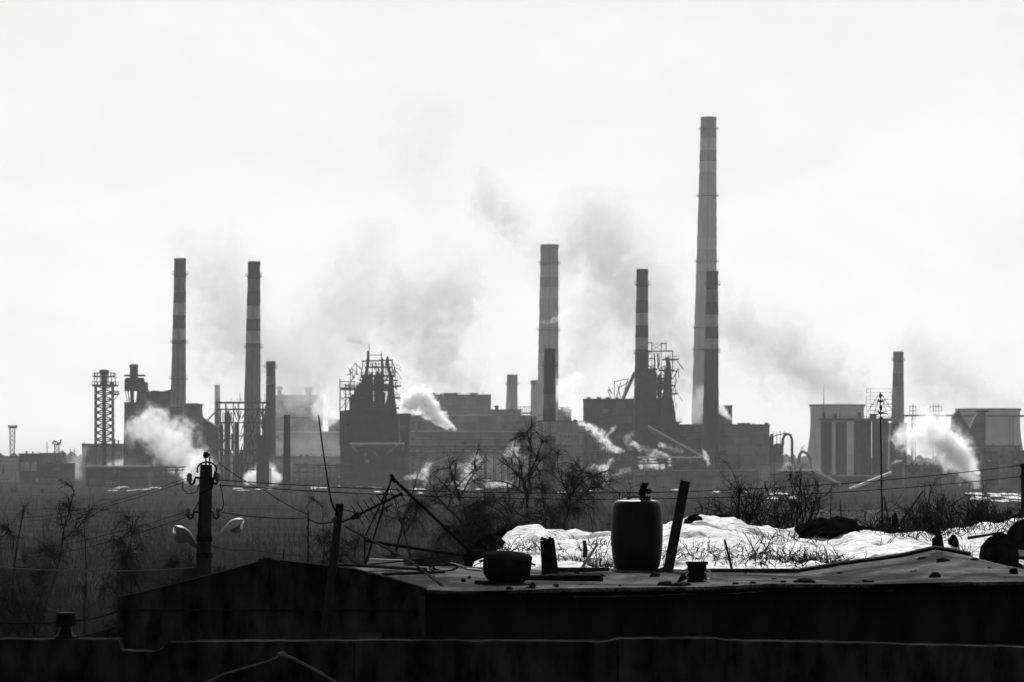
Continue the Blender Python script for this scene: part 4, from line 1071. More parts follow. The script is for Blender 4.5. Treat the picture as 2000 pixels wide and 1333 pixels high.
def plant_tree(name, label, cat, px, D, top_row, seed, spread_px, group=None, bark='bark', **kw):
    x = (px - CX) / F * D; gz = ground_z(x, D)
    h = P(0, top_row, D).z - gz
    trunk, crown = bare_tree(seed, h, m(spread_px, D), **kw)
    root = thing(name, label, cat, (x, D, gz), group)
    t = ribbon_mesh('trunk', M[bark], trunk); t.parent = root
    c = ribbon_mesh('crown', M['twig'], crown); c.parent = root
    return root

TG = 'bare weeping trees beyond the roofs'
plant_tree('birch_tree', 'tall bare weeping birch whose top reaches over the plant roofs', 'tree', 965, 140, 765, 21, 130, TG, 'bark_birch', n_limb=44, twigs=8, twig_len=1.6, droop=.8, crown_from=.4, up=1.3, rt=.0078)
plant_tree('birch_tree', 'broad bare weeping tree behind the triangular iron frame', 'tree', 850, 128, 923, 22, 115, TG, n_limb=26, twigs=8, twig_len=1.5, droop=.9, crown_from=.3, up=.9)
plant_tree('birch_tree', 'low bare weeping tree between the iron frame and the barrel', 'tree', 1035, 132, 933, 23, 95, TG, n_limb=23, twigs=7, twig_len=1.4, droop=.95, crown_from=.3, up=.9)
plant_tree('birch_tree', 'bare leaning weeping tree right below the tall birch', 'tree', 935, 120, 943, 24, 90, TG, n_limb=25, twigs=8, twig_len=1.4, droop=.9, crown_from=.3, lean=.06)
plant_tree('birch_tree', 'slender bare weeping tree beside the tip of the iron frame', 'tree', 735, 160, 887, 25, 48, TG, n_limb=12, twigs=4, twig_len=1.3, droop=1.0, crown_from=.4)
plant_tree('birch_tree', 'bare weeping tree left of the lamp pole with an arched crown', 'tree', 258, 112, 972, 26, 56, TG, n_limb=12, twigs=5, twig_len=1.5, droop=1.2, crown_from=.45)
plant_tree('birch_tree', 'bare weeping tree just behind the left street lamp head', 'tree', 325, 108, 987, 27, 66, TG, n_limb=18, twigs=6, twig_len=1.3, droop=1.1, crown_from=.35)
plant_tree('birch_tree', 'big bare bushy tree at the far left edge', 'tree', 25, 118, 927, 28, 110, TG, n_limb=18, twigs=5, twig_len=1.1, droop=.5, crown_from=.12, up=1.5)
plant_tree('birch_tree', 'bare bushy tree between the left edge and the black roof vent', 'tree', 95, 104, 1032, 29, 80, TG, n_limb=17, twigs=5, twig_len=.9, droop=.5, crown_from=.12, up=1.5)
plant_tree('birch_tree', 'low bare drooping shrub beside the left gable corner', 'tree', 195, 96, 1175, 30, 44, TG, n_limb=8, twigs=5, twig_len=.8, droop=1.0, crown_from=.3)
plant_tree('birch_tree', 'small bare drooping tree behind the antenna boom', 'tree', 785, 118, 967, 33, 60, TG, n_limb=16, twigs=6, twig_len=1.1, droop=1.0, crown_from=.3)
plant_tree('birch_tree', 'tall thin bare tree standing right of the far left bushy tree', 'tree', 62, 125, 955, 41, 60, TG, n_limb=12, twigs=4, twig_len=.8, droop=.4, crown_from=.15, up=1.7)
plant_tree('birch_tree', 'thin bare tree in the scrub between the left edge and the lamp pole', 'tree', 150, 150, 985, 42, 50, TG, n_limb=11, twigs=4, twig_len=.8, droop=.5, crown_from=.15, up=1.6)
# ---------------------------------------------------------------- foreground materials
def tar_mat():
    mt, n, l, b = new_mat('patched_tar_felt')
    tc = n.new('ShaderNodeTexCoord')
    def nz_(scale, detail, st=(1, 1, 1), dist=0.0):
        mp = n.new('ShaderNodeMapping'); mp.inputs['Scale'].default_value = st; l.new(tc.outputs['Object'], mp.inputs['Vector'])
        a = n.new('ShaderNodeTexNoise'); a.inputs['Scale'].default_value = scale; a.inputs['Detail'].default_value = detail; a.inputs['Distortion'].default_value = dist; l.new(mp.outputs[0], a.inputs['Vector']); return a.outputs['Fac']
    def ramp(f, p0, p1, c0, c1):
        r = n.new('ShaderNodeValToRGB'); r.color_ramp.elements[0].position = p0; r.color_ramp.elements[1].position = p1
        r.color_ramp.elements[0].color = g3(c0); r.color_ramp.elements[1].color = g3(c1); l.new(f, r.inputs['Fac']); return r.outputs[0]
    def mul(x, y):
        mx = n.new('ShaderNodeMix'); mx.data_type = 'RGBA'; mx.blend_type = 'MULTIPLY'; mx.inputs['Factor'].default_value = 1
        l.new(x, mx.inputs['A']); l.new(y, mx.inputs['B']); return mx.outputs['Result']
    big = ramp(nz_(1.25, 6, (.9, .3, 1), 1.0), .43, .56, .008, .15)
    mid = ramp(nz_(4.5, 5, (1, .35, 1), .6), .36, .6, .3, 1.0)
    g = nz_(70, 4); grit = ramp(g, .36, .62, .35, 1.0)
    l.new(mul(mul(big, mid), grit), b.inputs['Base Color'])
    b.inputs['Roughness'].default_value = 1.0; b.inputs['Specular IOR Level'].default_value = .03
    bp = n.new('ShaderNodeBump'); bp.inputs['Strength'].default_value = .6; bp.inputs['Distance'].default_value = .02; l.new(g, bp.inputs['Height']); l.new(bp.outputs[0], b.inputs['Normal'])
    return mt

def snow_mat():
    mt, n, l, b = new_mat('melting_snow_on_soil')
    tc = n.new('ShaderNodeTexCoord')
    a = n.new('ShaderNodeTexNoise'); a.inputs['Scale'].default_value = 1.15; a.inputs['Detail'].default_value = 7; a.inputs['Roughness'].default_value = .58; l.new(tc.outputs['Object'], a.inputs['Vector'])
    r = n.new('ShaderNodeValToRGB'); r.color_ramp.elements[0].position = .42; r.color_ramp.elements[1].position = .485
    r.color_ramp.elements[0].color = g3(.02); r.color_ramp.elements[1].color = g3(.6); l.new(a.outputs['Fac'], r.inputs['Fac'])
    gr = n.new('ShaderNodeTexNoise'); gr.inputs['Scale'].default_value = 14; gr.inputs['Detail'].default_value = 8; gr.inputs['Roughness'].default_value = .7; l.new(tc.outputs['Object'], gr.inputs['Vector'])
    r3 = n.new('ShaderNodeValToRGB'); r3.color_ramp.elements[0].position = .34; r3.color_ramp.elements[1].position = .55; r3.color_ramp.elements[0].color = g3(.6); l.new(gr.outputs['Fac'], r3.inputs['Fac'])
    mx = n.new('ShaderNodeMix'); mx.data_type = 'RGBA'; mx.blend_type = 'MULTIPLY'; mx.inputs['Factor'].default_value = 1; l.new(r.outputs[0], mx.inputs['A']); l.new(r3.outputs[0], mx.inputs['B'])
    l.new(mx.outputs['Result'], b.inputs['Base Color']); b.inputs['Roughness'].default_value = .75; b.inputs['Specular IOR Level'].default_value = .25
    g = n.new('ShaderNodeTexNoise'); g.inputs['Scale'].default_value = 7; g.inputs['Detail'].default_value = 7; g.inputs['Distortion'].default_value = .5; l.new(tc.outputs['Object'], g.inputs['Vector'])
    bp = n.new('ShaderNodeBump'); bp.inputs['Strength'].default_value = .8; bp.inputs['Distance'].default_value = .07; l.new(g.outputs['Fac'], bp.inputs['Height']); l.new(bp.outputs[0], b.inputs['Normal'])
    return mt

def stain_mat():
    mt, n, l, b = new_mat('streaked_render')
    tc = n.new('ShaderNodeTexCoord')
    mp = n.new('ShaderNodeMapping'); mp.inputs['Scale'].default_value = (.8, 1, .28); l.new(tc.outputs['Object'], mp.inputs['Vector'])
    a = n.new('ShaderNodeTexNoise'); a.inputs['Scale'].default_value = 9; a.inputs['Detail'].default_value = 8; a.inputs['Roughness'].default_value = .6; l.new(mp.outputs[0], a.inputs['Vector'])
    c = n.new('ShaderNodeTexNoise'); c.inputs['Scale'].default_value = 1.6; c.inputs['Detail'].default_value = 6; l.new(tc.outputs['Object'], c.inputs['Vector'])
    r = n.new('ShaderNodeValToRGB'); r.color_ramp.elements[0].position = .38; r.color_ramp.elements[1].position = .62; r.color_ramp.elements[0].color = g3(.014); r.color_ramp.elements[1].color = g3(.06)
    l.new(a.outputs['Fac'], r.inputs['Fac'])
    r2 = n.new('ShaderNodeValToRGB'); r2.color_ramp.elements[0].position = .35; r2.color_ramp.elements[1].position = .7; r2.color_ramp.elements[0].color = g3(.25)
    l.new(c.outputs['Fac'], r2.inputs['Fac'])
    mx = n.new('ShaderNodeMix'); mx.data_type = 'RGBA'; mx.blend_type = 'MULTIPLY'; mx.inputs['Factor'].default_value = 1
    l.new(r.outputs[0], mx.inputs['A']); l.new(r2.outputs[0], mx.inputs['B']); l.new(mx.outputs['Result'], b.inputs['Base Color'])
    b.inputs['Roughness'].default_value = 1; b.inputs['Specular IOR Level'].default_value = 0
    return mt

M['tar'] = tar_mat(); M['snow'] = snow_mat(); M['stain'] = stain_mat()
def fbm(x, y, z=0.0, o=4):
    v, a = 0.0, 0.5
    for i in range(o): v += a * noise.noise(Vector((x, y, z + i * 7.3))); x *= 2.1; y *= 2.1; a *= .5
    return v


def interp(tab, x):
    if x <= tab[0][0]: return tab[0][1]
    for (a, b), (c, d) in zip(tab, tab[1:]):
        if x <= c: return b + (d - b) * (x - a) / (c - a)
    return tab[-1][1]


def grid_mesh(name, xs, ys, fz, mt, bottom=None, parent=None, smooth=True):
    """height sheet with real thickness down to z = bottom(x, y)"""
    nx, ny = len(xs), len(ys)
    vs = [(x, y, fz(x, y)) for y in ys for x in xs]
    fs = [(j * nx + i, j * nx + i + 1, (j + 1) * nx + i + 1, (j + 1) * nx + i) for j in range(ny - 1) for i in range(nx - 1)]
    if bottom is not None:
        b = len(vs)
        ring = [i for i in range(nx)] + [j * nx + nx - 1 for j in range(1, ny)] + [(ny - 1) * nx + i for i in range(nx - 2, -1, -1)] + [j * nx for j in range(ny - 2, 0, -1)]
        vs += [(vs[i][0], vs[i][1], bottom(vs[i][0], vs[i][1])) for i in ring]
        k = len(ring)
        fs += [(ring[(q + 1) % k], ring[q], b + q, b + (q + 1) % k) for q in range(k)]
        fs.append([b + q for q in range(k - 1, -1, -1)])
    o = raw_mesh(name, vs, fs, mt)
    if smooth: o.data.shade_smooth(); o.data.set_sharp_from_angle(angle=math.radians(50))
    if parent is not None:
        o.parent = parent; o.data.transform(Matrix.Translation(-parent.location))
    return o


def lin(a, b, n): return [a + (b - a) * i / (n - 1) for i in range(n)]

# ---------------------------------------------------------------- snow heap behind the garages
ridge = [(860, 1120), (925, 1088), (970, 1058), (1012, 1032), (1045, 1027), (1090, 1040), (1150, 1048), (1200, 1048), (1250, 1036), (1300, 1022), (1345, 1010), (1400, 1010), (1450, 1024), (1490, 1036), (1550, 1040), (1600, 1041), (1652, 1024), (1690, 1034), (1740, 1046), (1830, 1048), (1880, 1042), (1930, 1032), (2000, 1026), (2100, 1020)]
def snow_z(x, y):
    px = CX + x / 54.0 * F
    zr = 12 + (HY - interp(ridge, px)) / F * 54.0
    zf = 10.62
    if y <= 54:
        t = max(0.0, (y - 44.6) / 9.4); z = zf + (zr - zf) * (t ** 1.1)
    else:
        t = min(1.0, (y - 54) / 12); z = zr + (8.0 - zr) * t * t
    if px < 930: z -= (930 - px) * .02 * (0.3 + max(0, y - 46) * .1)
    bump = fbm(x * 1.1, y * .5, 3) * .18 + fbm(x * 3.3, y * 1.6, 9) * .10 + fbm(x * 9, y * 5, 5) * .02
    if x < -0.1: bump *= .5
    return z + bump * min(1, max(0.15, (y - 44.6) / 2.5))

o = grid_mesh('snow_slope', lin(-1.1, 9.0, 320), lin(44.6, 66, 230), snow_z, M['snow'], lambda x, y: 7.9)
tag(o, kind='structure')


def lump(name, label, cat, px, py, D, wpx, hpx, mt='soil', seed=0, dpx=None, group=None, jag=.22, parts=True, zoff=0.0):
    """a heap or boulder whose base sits at photo point (px, py)"""
    c = P(px, py, D); rw, rh, rd = m(wpx, D) / 2, m(hpx, D), m(dpx or wpx, D) / 2
    nu, nv = 22, 12
    vs, fs = [], []
    for j in range(nv + 1):
        v = j / nv * math.pi
        for i in range(nu):
            u = i / nu * 2 * math.pi
            d = Vector((math.cos(u) * math.sin(v), math.sin(u) * math.sin(v), -math.cos(v)))
            k = 1 + jag * 2 * fbm(d.x * 1.6 + seed * 3.1, d.y * 1.6, d.z * 1.6 + seed) + jag * .7 * fbm(d.x * 6, d.y * 6, d.z * 6 + seed)
            vs.append((d.x * rw * k, d.y * rd * k, (d.z * rh * k if d.z > 0 else d.z * .12) + zoff))
    for j in range(nv):
        for i in range(nu):
            i2 = (i + 1) % nu
            fs.append((j * nu + i, j * nu + i2, (j + 1) * nu + i2, (j + 1) * nu + i))
    o = raw_mesh(name, vs, fs, M[mt], True); o.location = c
    return tag(o, label, cat, group)

lump('soil_heap', 'black soil bank sloping up on the left of the snow', 'soil heap', 955, 1100, 52, 100, 52, 'soil', 1)
lump('soil_heap', 'black soil shoulder under the left tip of the snow', 'soil heap', 1005, 1066, 54.6, 80, 36, 'soil', 8)
lump('soil_heap', 'small round black clod on the crest of the snow right of the barrel', 'soil heap', 1355, 1026, 53.4, 40, 20, 'soil', 2)
lump('soil_heap', 'flat black clod behind the crest of the snow above the vent box', 'soil heap', 1410, 1022, 54.8, 70, 17, 'soil', 3)
lump('soil_heap', 'broad black soil mound capping the middle of the snow', 'soil heap', 1618, 1045, 53.5, 118, 33, 'soil', 4, jag=.34)
lump('soil_heap', 'black soil tail right of the broad black mound', 'soil heap', 1690, 1046, 54, 80, 18, 'soil', 5, jag=.34)
lump('boulder', 'big black boulder lying on the snow near the right edge', 'boulder', 1950, 1098, 46.8, 74, 56, 'stone', 6, jag=.2)
lump('boulder', 'black boulder cut off by the right edge of the view', 'boulder', 2010, 1075, 48.5, 90, 62, 'stone', 7, jag=.15)
lump('boulder', 'small black boulder in the brush left of the big boulder', 'boulder', 1832, 1064, 51, 24, 18, 'stone', 9)
lump('boulder', 'small square black boulder nearest the big boulder', 'boulder', 1862, 1060, 51.5, 22, 14, 'stone', 10)
lump('boulder', 'round black stone standing up in the brush by the television mast', 'boulder', 1748, 1030, 56, 14, 28, 'stone', 12)
lump('boulder', 'dark boulder in the brush behind the small snow stones', 'boulder', 1822, 1048, 54, 34, 22, 'stone', 13)

# ---------------------------------------------------------------- garages
EY = 36.0
gz0 = 8.35
# gabled garage on the left
r = thing('gabled_garage', 'dark stained concrete garage with a low gable left of the tarred roofs', 'garage', P(520, 895 + (12 - gz0) / EY * F, EY))
gable = [(230, 1168), (262, 1162), (420, 1122), (505, 1098), (527, 1094), (600, 1102), (690, 1113), (760, 1130), (832, 1152)]
mb = MB(); bot = 895 + (12 - gz0) / EY * F
mb.prism([(230, bot)] + gable + [(832, bot)], EY, .28); mb.build('gable_wall', M['stain'], r)
# parapet coping, slightly lighter, broken edge
mb = MB()
for (a, b), (c, d) in zip(gable, gable[1:]):
    mb.prism([(a, b), (a, b - 1.2), (c, d - 1.2), (c, d)], EY - .02, .32)
mb.build('coping', M['wall_black'], r)
for (x0, x1, y0, y1) in ((230, 832, 1191, 1193.5),):
    mb = MB(); mb.pbox(x0 + 2, x1 - 2, y0, y1, EY - .02, .05); mb.build('seam', M['wall_black'], r)
for x in (360 / 1409 * 500 + 400 + 2, 575, 648):
    mb = MB(); mb.pbox(x, x + 1.6, interp(gable, x) + 3, 1190, EY - .012, .03); mb.build('seam', M['wall_black'], r)
mb = MB(); mb.pbox(818, 831, 1165, 1260, EY - .06, .08); mb.build('corner_pier', M['stain'], r)
mb = MB(); mb.pbox(640, 745, 1236, 1256, EY - .05, .08); mb.build('door_lintel', M['concrete_old'], r)
mb = MB(); c = P(519, 1096, EY + .1)
for q in (-9, -3, 4, 8): mb.lathe(c.x + m(q, EY), c.y, [(c.z - .02, .02), (c.z + .015 + .004 * (q % 3), .024), (c.z + .03, .01)], 7)
mb.build('ridge_cap', M['debris'], r)
def gab_roof(x, y):
    px = CX + x / y * F
    t = 12 + (HY - interp(gable, CX + x / EY * F)) / F * EY
    back = 10.87 + .03 * fbm(x * 2, y, 1)
    if x < P(600, 0, EY).x:
        return min(t - .07 - (y - EY) * .05, back)
    f = min(1, (y - EY) / 1.2)
    return (t - .03) * (1 - f) + (back + (0.015 * fbm(x * 5, y * 3, 4))) * f
grid_mesh('roof', lin(P(232, 0, EY).x, P(834, 0, EY).x, 50), lin(EY + .285, 43.6, 24), gab_roof, M['tar'], lambda x, y: gz0 + 1.9, r)

# garage row on the right
r = thing('garage_row', 'long black garage row with a patched tar roof along the right', 'garage', P(1420, 895 + (12 - gz0) / EY * F, EY + .5))
eave = [(832, 1152), (900, 1154), (1000, 1153), (1100, 1149), (1300, 1146), (1400, 1145), (1500, 1140), (1700, 1141), (1860, 1137), (2060, 1134)]
def row_roof(x, y):
    px36 = CX + x / EY * F
    ze = 12 + (HY - interp(eave, px36)) / F * EY
    pxb = CX + x / 43.6 * F
    zb = 12 + (HY - interp([(700, 1104), (900, 1106), (1060, 1114), (1200, 1110), (1400, 1114), (1560, 1119), (1640, 1106), (1760, 1090), (1826, 1074), (1850, 1077), (1920, 1092), (2000, 1106), (2150, 1118)], pxb)) / F * 43.6
    t = min(1, max(0, (y - EY) / 7.6))
    return ze * (1 - t) + zb * t + (.022 * fbm(x * 1.1, y * .7, 5) + .004 * fbm(x * 7, y * 4, 2)) * (1 if y > EY + .2 else .4) - .05 * math.exp(-((x - P(1300, 0, 40).x) / 1.2) ** 2) * math.sin(math.pi * t) * .4
x0, x1 = P(833.5, 0, EY).x, P(2085, 0, EY).x
grid_mesh('roof', lin(x0, x1, 220), lin(EY - .12, 43.6, 60), row_roof, M['tar'], lambda x, y: row_roof(x, y) - .03, r)
mb = MB(); mb.prism([(833, 895 + (12 - gz0) / 36.25 * F)] + [(x, interp(eave, x) + 4.5) for x in range(834, 2080, 40)] + [(2080, 895 + (12 - gz0) / 36.25 * F)], EY + .25, .3); mb.build('front_wall', M['wall_black'], r)
mb = MB(); mb.box(x1 - .3, x1, EY + .56, 43.3, gz0, 10.66); mb.box(x0, x0 + .25, EY + .56, 43.3, gz0, 10.66); mb.build('side_wall', M['wall_black'], r)
mb = MB(); mb.box(x0, x1, 43.31, 43.55, gz0, 10.66); mb.build('rear_wall', M['wall_black'], r)
# torn verge on the roof's far edge
mb = MB(); xs_ = lin(P(1560, 0, 43.6).x, x1, 40)
mb.tube([(x, 43.63, row_roof(x, 43.6) + .01) for x in xs_], .035, 5); mb.build('verge', M['iron'], r)
mb = MB()
for (a, ya, b, yb) in ((1120, 1166, 1290, 1164), (1290, 1163, 1360, 1160), (1410, 1160, 1500, 1155), (1640, 1155, 1745, 1154)):
    pts = [P(a + (b - a) * q / 8, ya + (yb - ya) * q / 8 + random.uniform(-.7, .7), EY + .02) for q in range(9)]
    mb = MB(); mb.tube(pts, [.002 + .005 * random.random() for _ in pts], 5); mb.build('drip_edge', M['wire_pale'], r)
for k in range(5):
    xx = x0 + .6 + k * 1.05; mb = MB(); mb.box(xx, xx + .02, EY + .215, EY + .245, gz0, 10.6); mb.build('seam', M['wall_black'], r)

# near wall along the bottom of the view
D = 28.0
r = thing('near_wall', 'long black streaked concrete wall with a notch running along the bottom', 'wall', P(1000, 895 + (12 - gz0) / D * F, D))
wt = [(-60, 1249), (232, 1250), (236, 1271), (300, 1273), (318, 1266), (330, 1256), (420, 1254), (700, 1252), (1000, 1253), (1190, 1255), (1210, 1248), (1400, 1248), (1420, 1252), (1700, 1258), (2060, 1266)]
tops = [(wt[0][0], wt[0][1])]
for (a, b), (c, d) in zip(wt, wt[1:]):
    k = max(1, int((c - a) / 25))
    for q in range(1, k + 1): tops.append((a + (c - a) * q / k, b + (d - b) * q / k + random.uniform(-.9, .9)))
mb = MB(); bot = 895 + (12 - gz0) / D * F
mb.prism([(-60, bot)] + tops + [(2060, bot)], D, .3); mb.build('wall', M['stain'], r)
for x in (240, 690, 1205, 1690):
    mb = MB(); mb.pbox(x, x + 3, interp(wt, x) + 4, bot, D - .012, .03); mb.build('seam', M['wall_black'], r)

# broken cable on the near wall
c = thing('slack_cable', 'pale slack cable bent into a peak hanging before the near wall', 'cable', P(550, 1278, D - .15))
mb = MB(); mb.tube([P(x, y, D - .15) for x, y in ((395, 1338), (440, 1316), (490, 1302), (530, 1290), (548, 1281))], .008, 6); mb.build('strand', M['wire_pale'], c)
mb = MB(); mb.tube([P(x, y, D - .15) for x, y in ((552, 1279), (575, 1288), (610, 1306), (660, 1336))], .011, 6); mb.build('strand', M['wire_pale'], c)
mb = MB(); mb.tube([P(543, 1279, D - .16), P(552, 1278, D - .15), P(562, 1286, D - .15)], [.014, .024, .012], 7); mb.build('knot', M['wire_pale'], c)

# black roof vent on the left wall
D = 28.15
c = thing('roof_vent', 'squat black vent with a boxy hood on the near wall at left', 'vent', P(128, 1249, D))
a = P(128, 1250, D)
mb = MB(); mb.lathe(a.x, a.y, [(a.z - .02, m(23, D)), (a.z + m(6, D), m(22, D)), (a.z + m(12, D), m(15, D)), (a.z + m(22, D), m(8, D)), (a.z + m(28, D), m(9, D))], 16); mb.build('base', M['iron'], c, 40)
mb = MB(); z = a.z + m(26, D); mb.lathe(a.x, a.y, [(z, m(17, D)), (z + m(2, D), m(20, D)), (z + m(22, D), m(19.5, D)), (z + m(27, D), m(17, D)), (z + m(28, D), m(8, D))], 18, caps=True); mb.build('hood', M['iron'], c, 40)

# ---------------------------------------------------------------- things on the roof
def roof_at(px, D): return row_roof((px - CX) / F * D, D)

# barrel
D = 43.1
bx = P(1244, 0, D).x; zb = roof_at(1244, D)
c = thing('barrel', 'big dark plastic barrel standing on the tar roof with a board on its lid', 'barrel', (bx, D, zb))
pp = [(0, 38), (3, 42), (12, 45.5), (28, 48.5), (52, 50.5), (80, 50.8), (104, 49.5), (115, 48.6), (122, 46.6), (126.5, 42.5), (128.5, 37.5), (129, 31)]
mb = MB(); sc_ = (P(0, 977, D).z - zb) / m(129, D)
mb.lathe(bx, D, [(zb + m(h_, D) * sc_, m(r_, D)) for h_, r_ in pp], 48); o = mb.build('drum', M['barrel'], c, 60)
mb = MB(); zt = zb + m(117, D) * sc_; mb.lathe(bx, D, [(zt - .006, m(47, D)), (zt, m(47.9, D)), (zt + .006, m(46.6, D))], 48, caps=False); mb.build('hoop', M['barrel'], c, 60)
mb = MB(); zt = zb + m(129, D) * sc_; mb.lathe(bx, D, [(zt - .004, m(29, D)), (zt + .012, m(29, D)), (zt + .014, m(26, D)), (zt + .004, m(25, D))], 40); mb.build('lid', M['barrel'], c, 50)
zt += .016
o = MB(); o.box(P(1224, 0, D).x, P(1270, 0, D).x, D - .09, D + .06, zt, zt + m(4.5, D)); bo = o.build('board', M['wood_old'], loc=(bx, D, zt)); tag(bo, 'short dark board lying across the barrel lid', 'board')
c2 = thing('pipe_stub', 'short tilted pipe stub with a side tap standing on the barrel board', 'pipe', P(1253, 977, D - .01))
z0 = zt + m(4.5, D); a = Vector((P(1252.5, 0, D).x, D - .01, z0 + .002)); b = P(1260, 944, D)
mb = MB(); mb.tube([a, a.lerp(b, .5), b], [m(7.5, D), m(7, D), m(6.3, D)], 14); mb.build('pipe', M['iron'], c2, 40)
mb = MB(); q = a.lerp(b, .35); mb.tube([q, q + Vector((m(18, D), 0, .01))], m(2.2, D), 8); mb.lathe(q.x + m(11, D), q.y, [(q.z - m(5, D), m(3, D)), (q.z + m(5, D), m(3.4, D))], 8); mb.build('tap', M['iron'], c2, 40)
mb = MB(); mb.lathe(b.x, b.y, [(b.z - m(4, D), m(7.2, D)), (b.z, m(7.4, D))], 14); mb.build('collar', M['iron'], c2, 40)

# leaning post
D = 42.6
z0 = roof_at(1303, D)
c = thing('leaning_post', 'thick dark square post leaning to the right beside the barrel', 'post', (P(1303, 0, D).x, D, z0))
mb = MB(); a = Vector((P(1304, 0, D).x, D, z0 - .01)); b = P(1339, 937, D)
d = (b - a).normalized(); u = Vector((d.z, 0, -d.x)); w_ = m(9.6, D)
vs = []
for p, dz in ((a, 0), (b, 0)):
    for s1, s2 in ((-1, -1), (1, -1), (1, 1), (-1, 1)): vs.append(p + u * s1 * w_ + Vector((0, s2 * w_ * .8, 0)) + (d * random.uniform(-.015, .02) if p is b else Vector()))
mb.add(vs, [(0, 1, 5, 4), (1, 2, 6, 5), (2, 3, 7, 6), (3, 0, 4, 7), (3, 2, 1, 0), (4, 5, 6, 7)]); mb.build('post', M['wood_old'], c)
mb = MB(); mb.tube([a + u * -.04 + d * .04, a + Vector((-.11, 0, .02)), a + Vector((-.16, .03, .055))], .018, 6); mb.build('bracket', M['iron'], c)

# vent box with torn wires
D = 38.3
z0 = roof_at(1362, D)
c = thing('vent_box', 'small black square vent box with torn wires at the roof edge', 'vent', (P(1361, 0, D).x, D, z0))
a = P(1343, 0, D).x; b = P(1379, 0, D).x; zt = P(0, 1103, D).z
mb = MB(); mb.box(a, b, D - .08, D + .08, z0 - .03, zt); mb.build('box', M['iron'], c)
mb = MB(); mb.box(a - .012, b + .014, D - .1, D + .1, zt, zt + m(5.5, D)); mb.build('cap', M['iron'], c)
mb = MB(); mb.tube([(a - .09, D - .04, z0), (a - .05, D - .06, z0 + .04), (a - .004, D - .06, z0 + .06)], [.01, .03, .03], 7); mb.build('foot', M['debris'], c)
for k, pts in enumerate((((1379, 1112), (1387, 1117), (1391, 1125), (1386, 1131), (1376, 1133), (1383, 1140), (1392, 1146)), ((1377, 1115), (1381, 1126), (1374, 1134), (1386, 1139)), ((1340, 1111), (1345, 1118), (1339, 1124), (1345, 1130)))):
    mb = MB(); mb.tube([P(x, y, D - .11 - k * .01) for x, y in pts], .0065, 5); mb.build('torn_wire', M['lamp_metal'], c)

# tub
D = 38.0
z0 = roof_at(988, D)
c = thing('tub', 'wide black tub with a domed lid on the tar roof', 'tub', (P(988, 0, D).x, D, z0))
x = P(988, 0, D).x; zt = P(0, 1076, D).z; hh = zt - z0
mb = MB(); mb.lathe(x, D, [(z0, m(30, D)), (z0 + hh * .12, m(38, D)), (z0 + hh * .28, m(45.5, D)), (z0 + hh * .5, m(47, D)), (z0 + hh * .74, m(47.5, D)), (z0 + hh * .76, m(46, D))], 40); o = mb.build('bowl', M['iron'], c, 40)
mb = MB(); mb.lathe(x, D, [(z0 + hh * .76, m(48.3, D)), (z0 + hh * .86, m(48, D)), (z0 + hh * .93, m(42, D)), (z0 + hh * .98, m(28, D)), (z0 + hh, m(8, D))], 40); o2 = mb.build('lid', M['wall_black'], c, 40)
mb = MB(); mb.lathe(x - .05, D, [(z0 - .035, m(52, D)), (z0 + .012, m(50, D)), (z0 + .014, m(30, D))], 24, wob=.04); mb.build('base', M['debris'], c, 40)
for sg in (-1, 1):
    q = Vector((x + sg * m(47, D), D, z0 + hh * .66)); mb = MB(); mb.tube([q + Vector((0, -.05, 0)), q + Vector((sg * .03, -.045, -.01)), q + Vector((sg * .035, .045, -.01)), q + Vector((0, .05, 0))], .008, 6); mb.build('handle', M['iron'], c)
c.rotation_euler = (0, math.radians(4), 0)

# stub chimney
D = 41.0
z0 = roof_at(1072, D)
c = thing('stub_chimney', 'short black tapered chimney stub between the tub and the barrel', 'chimney stub', (P(1072, 0, D).x, D, z0))
a = Vector((P(1075, 0, D).x, D, z0)); b = P(1069, 1056, D)
mb = MB(); mb.tube([a, a.lerp(b, .12), a.lerp(b, .5), b], [m(20, D), m(17, D), m(15.5, D), m(14.3, D)], 18); mb.build('pipe', M['iron'], c, 40)
mb = MB(); mb.tube([b, b + Vector((0, 0, .015))], m(12, D), 12)
for q in range(6): aa = q * 1.05; mb.lathe(b.x + math.cos(aa) * .05, b.y + math.sin(aa) * .05, [(b.z, .02), (b.z + .025 + .01 * (q % 2), .012)], 6)
mb.build('rubble_cap', M['debris'], c)

# rubble and boards on the roof
dl = ['%s on the tar roof %s' % t for t in (
    ('flat black brick', 'just right of the stub chimney'), ('flat brick with a lit top', 'below the barrel'), ('small clod', 'between the tub and the stub chimney'),
    ('small black stone', 'beside the tub foot'), ('black brick', 'near the right eave'), ('small black stone', 'at the far right eave'), ('dark clod', 'left of the vent box'),
    ('black clod', 'on the eave below the leaning post'), ('dark flat stone', 'right of the vent box'), ('small pebble like clod', 'on the slope of the right roof peak'),
    ('little dark stone', 'left of the tub under the iron beam'), ('little black clod', 'behind the tub foot'))]
for k, (px, py, D, wd, hh) in enumerate(((1126, 1126, 40.2, 17, 9), (1279, 1123, 40.5, 20, 7), (1090, 1131, 39, 10, 5), (1040, 1146, 37, 12, 6), (1826, 1133, 37.4, 20, 9), (1980, 1130, 37.4, 17, 9), (1300, 1144, 36.6, 30, 6), (1330, 1145, 36.4, 40, 5), (1570, 1141, 36.6, 40, 6), (1842, 1098, 41, 26, 5), (917, 1128, 39.4, 7, 4), (905, 1134, 38.6, 9, 5))):
    x = (px - CX) / F * D
    o = lump('clod', dl[k], 'rubble', px, py, D, wd, hh, 'debris', 20 + k, group='rubble on the tar roof', jag=.3); o.location.z = (row_roof(x, D) if px > 840 else 10.87) + .01
RR = random.Random(5)
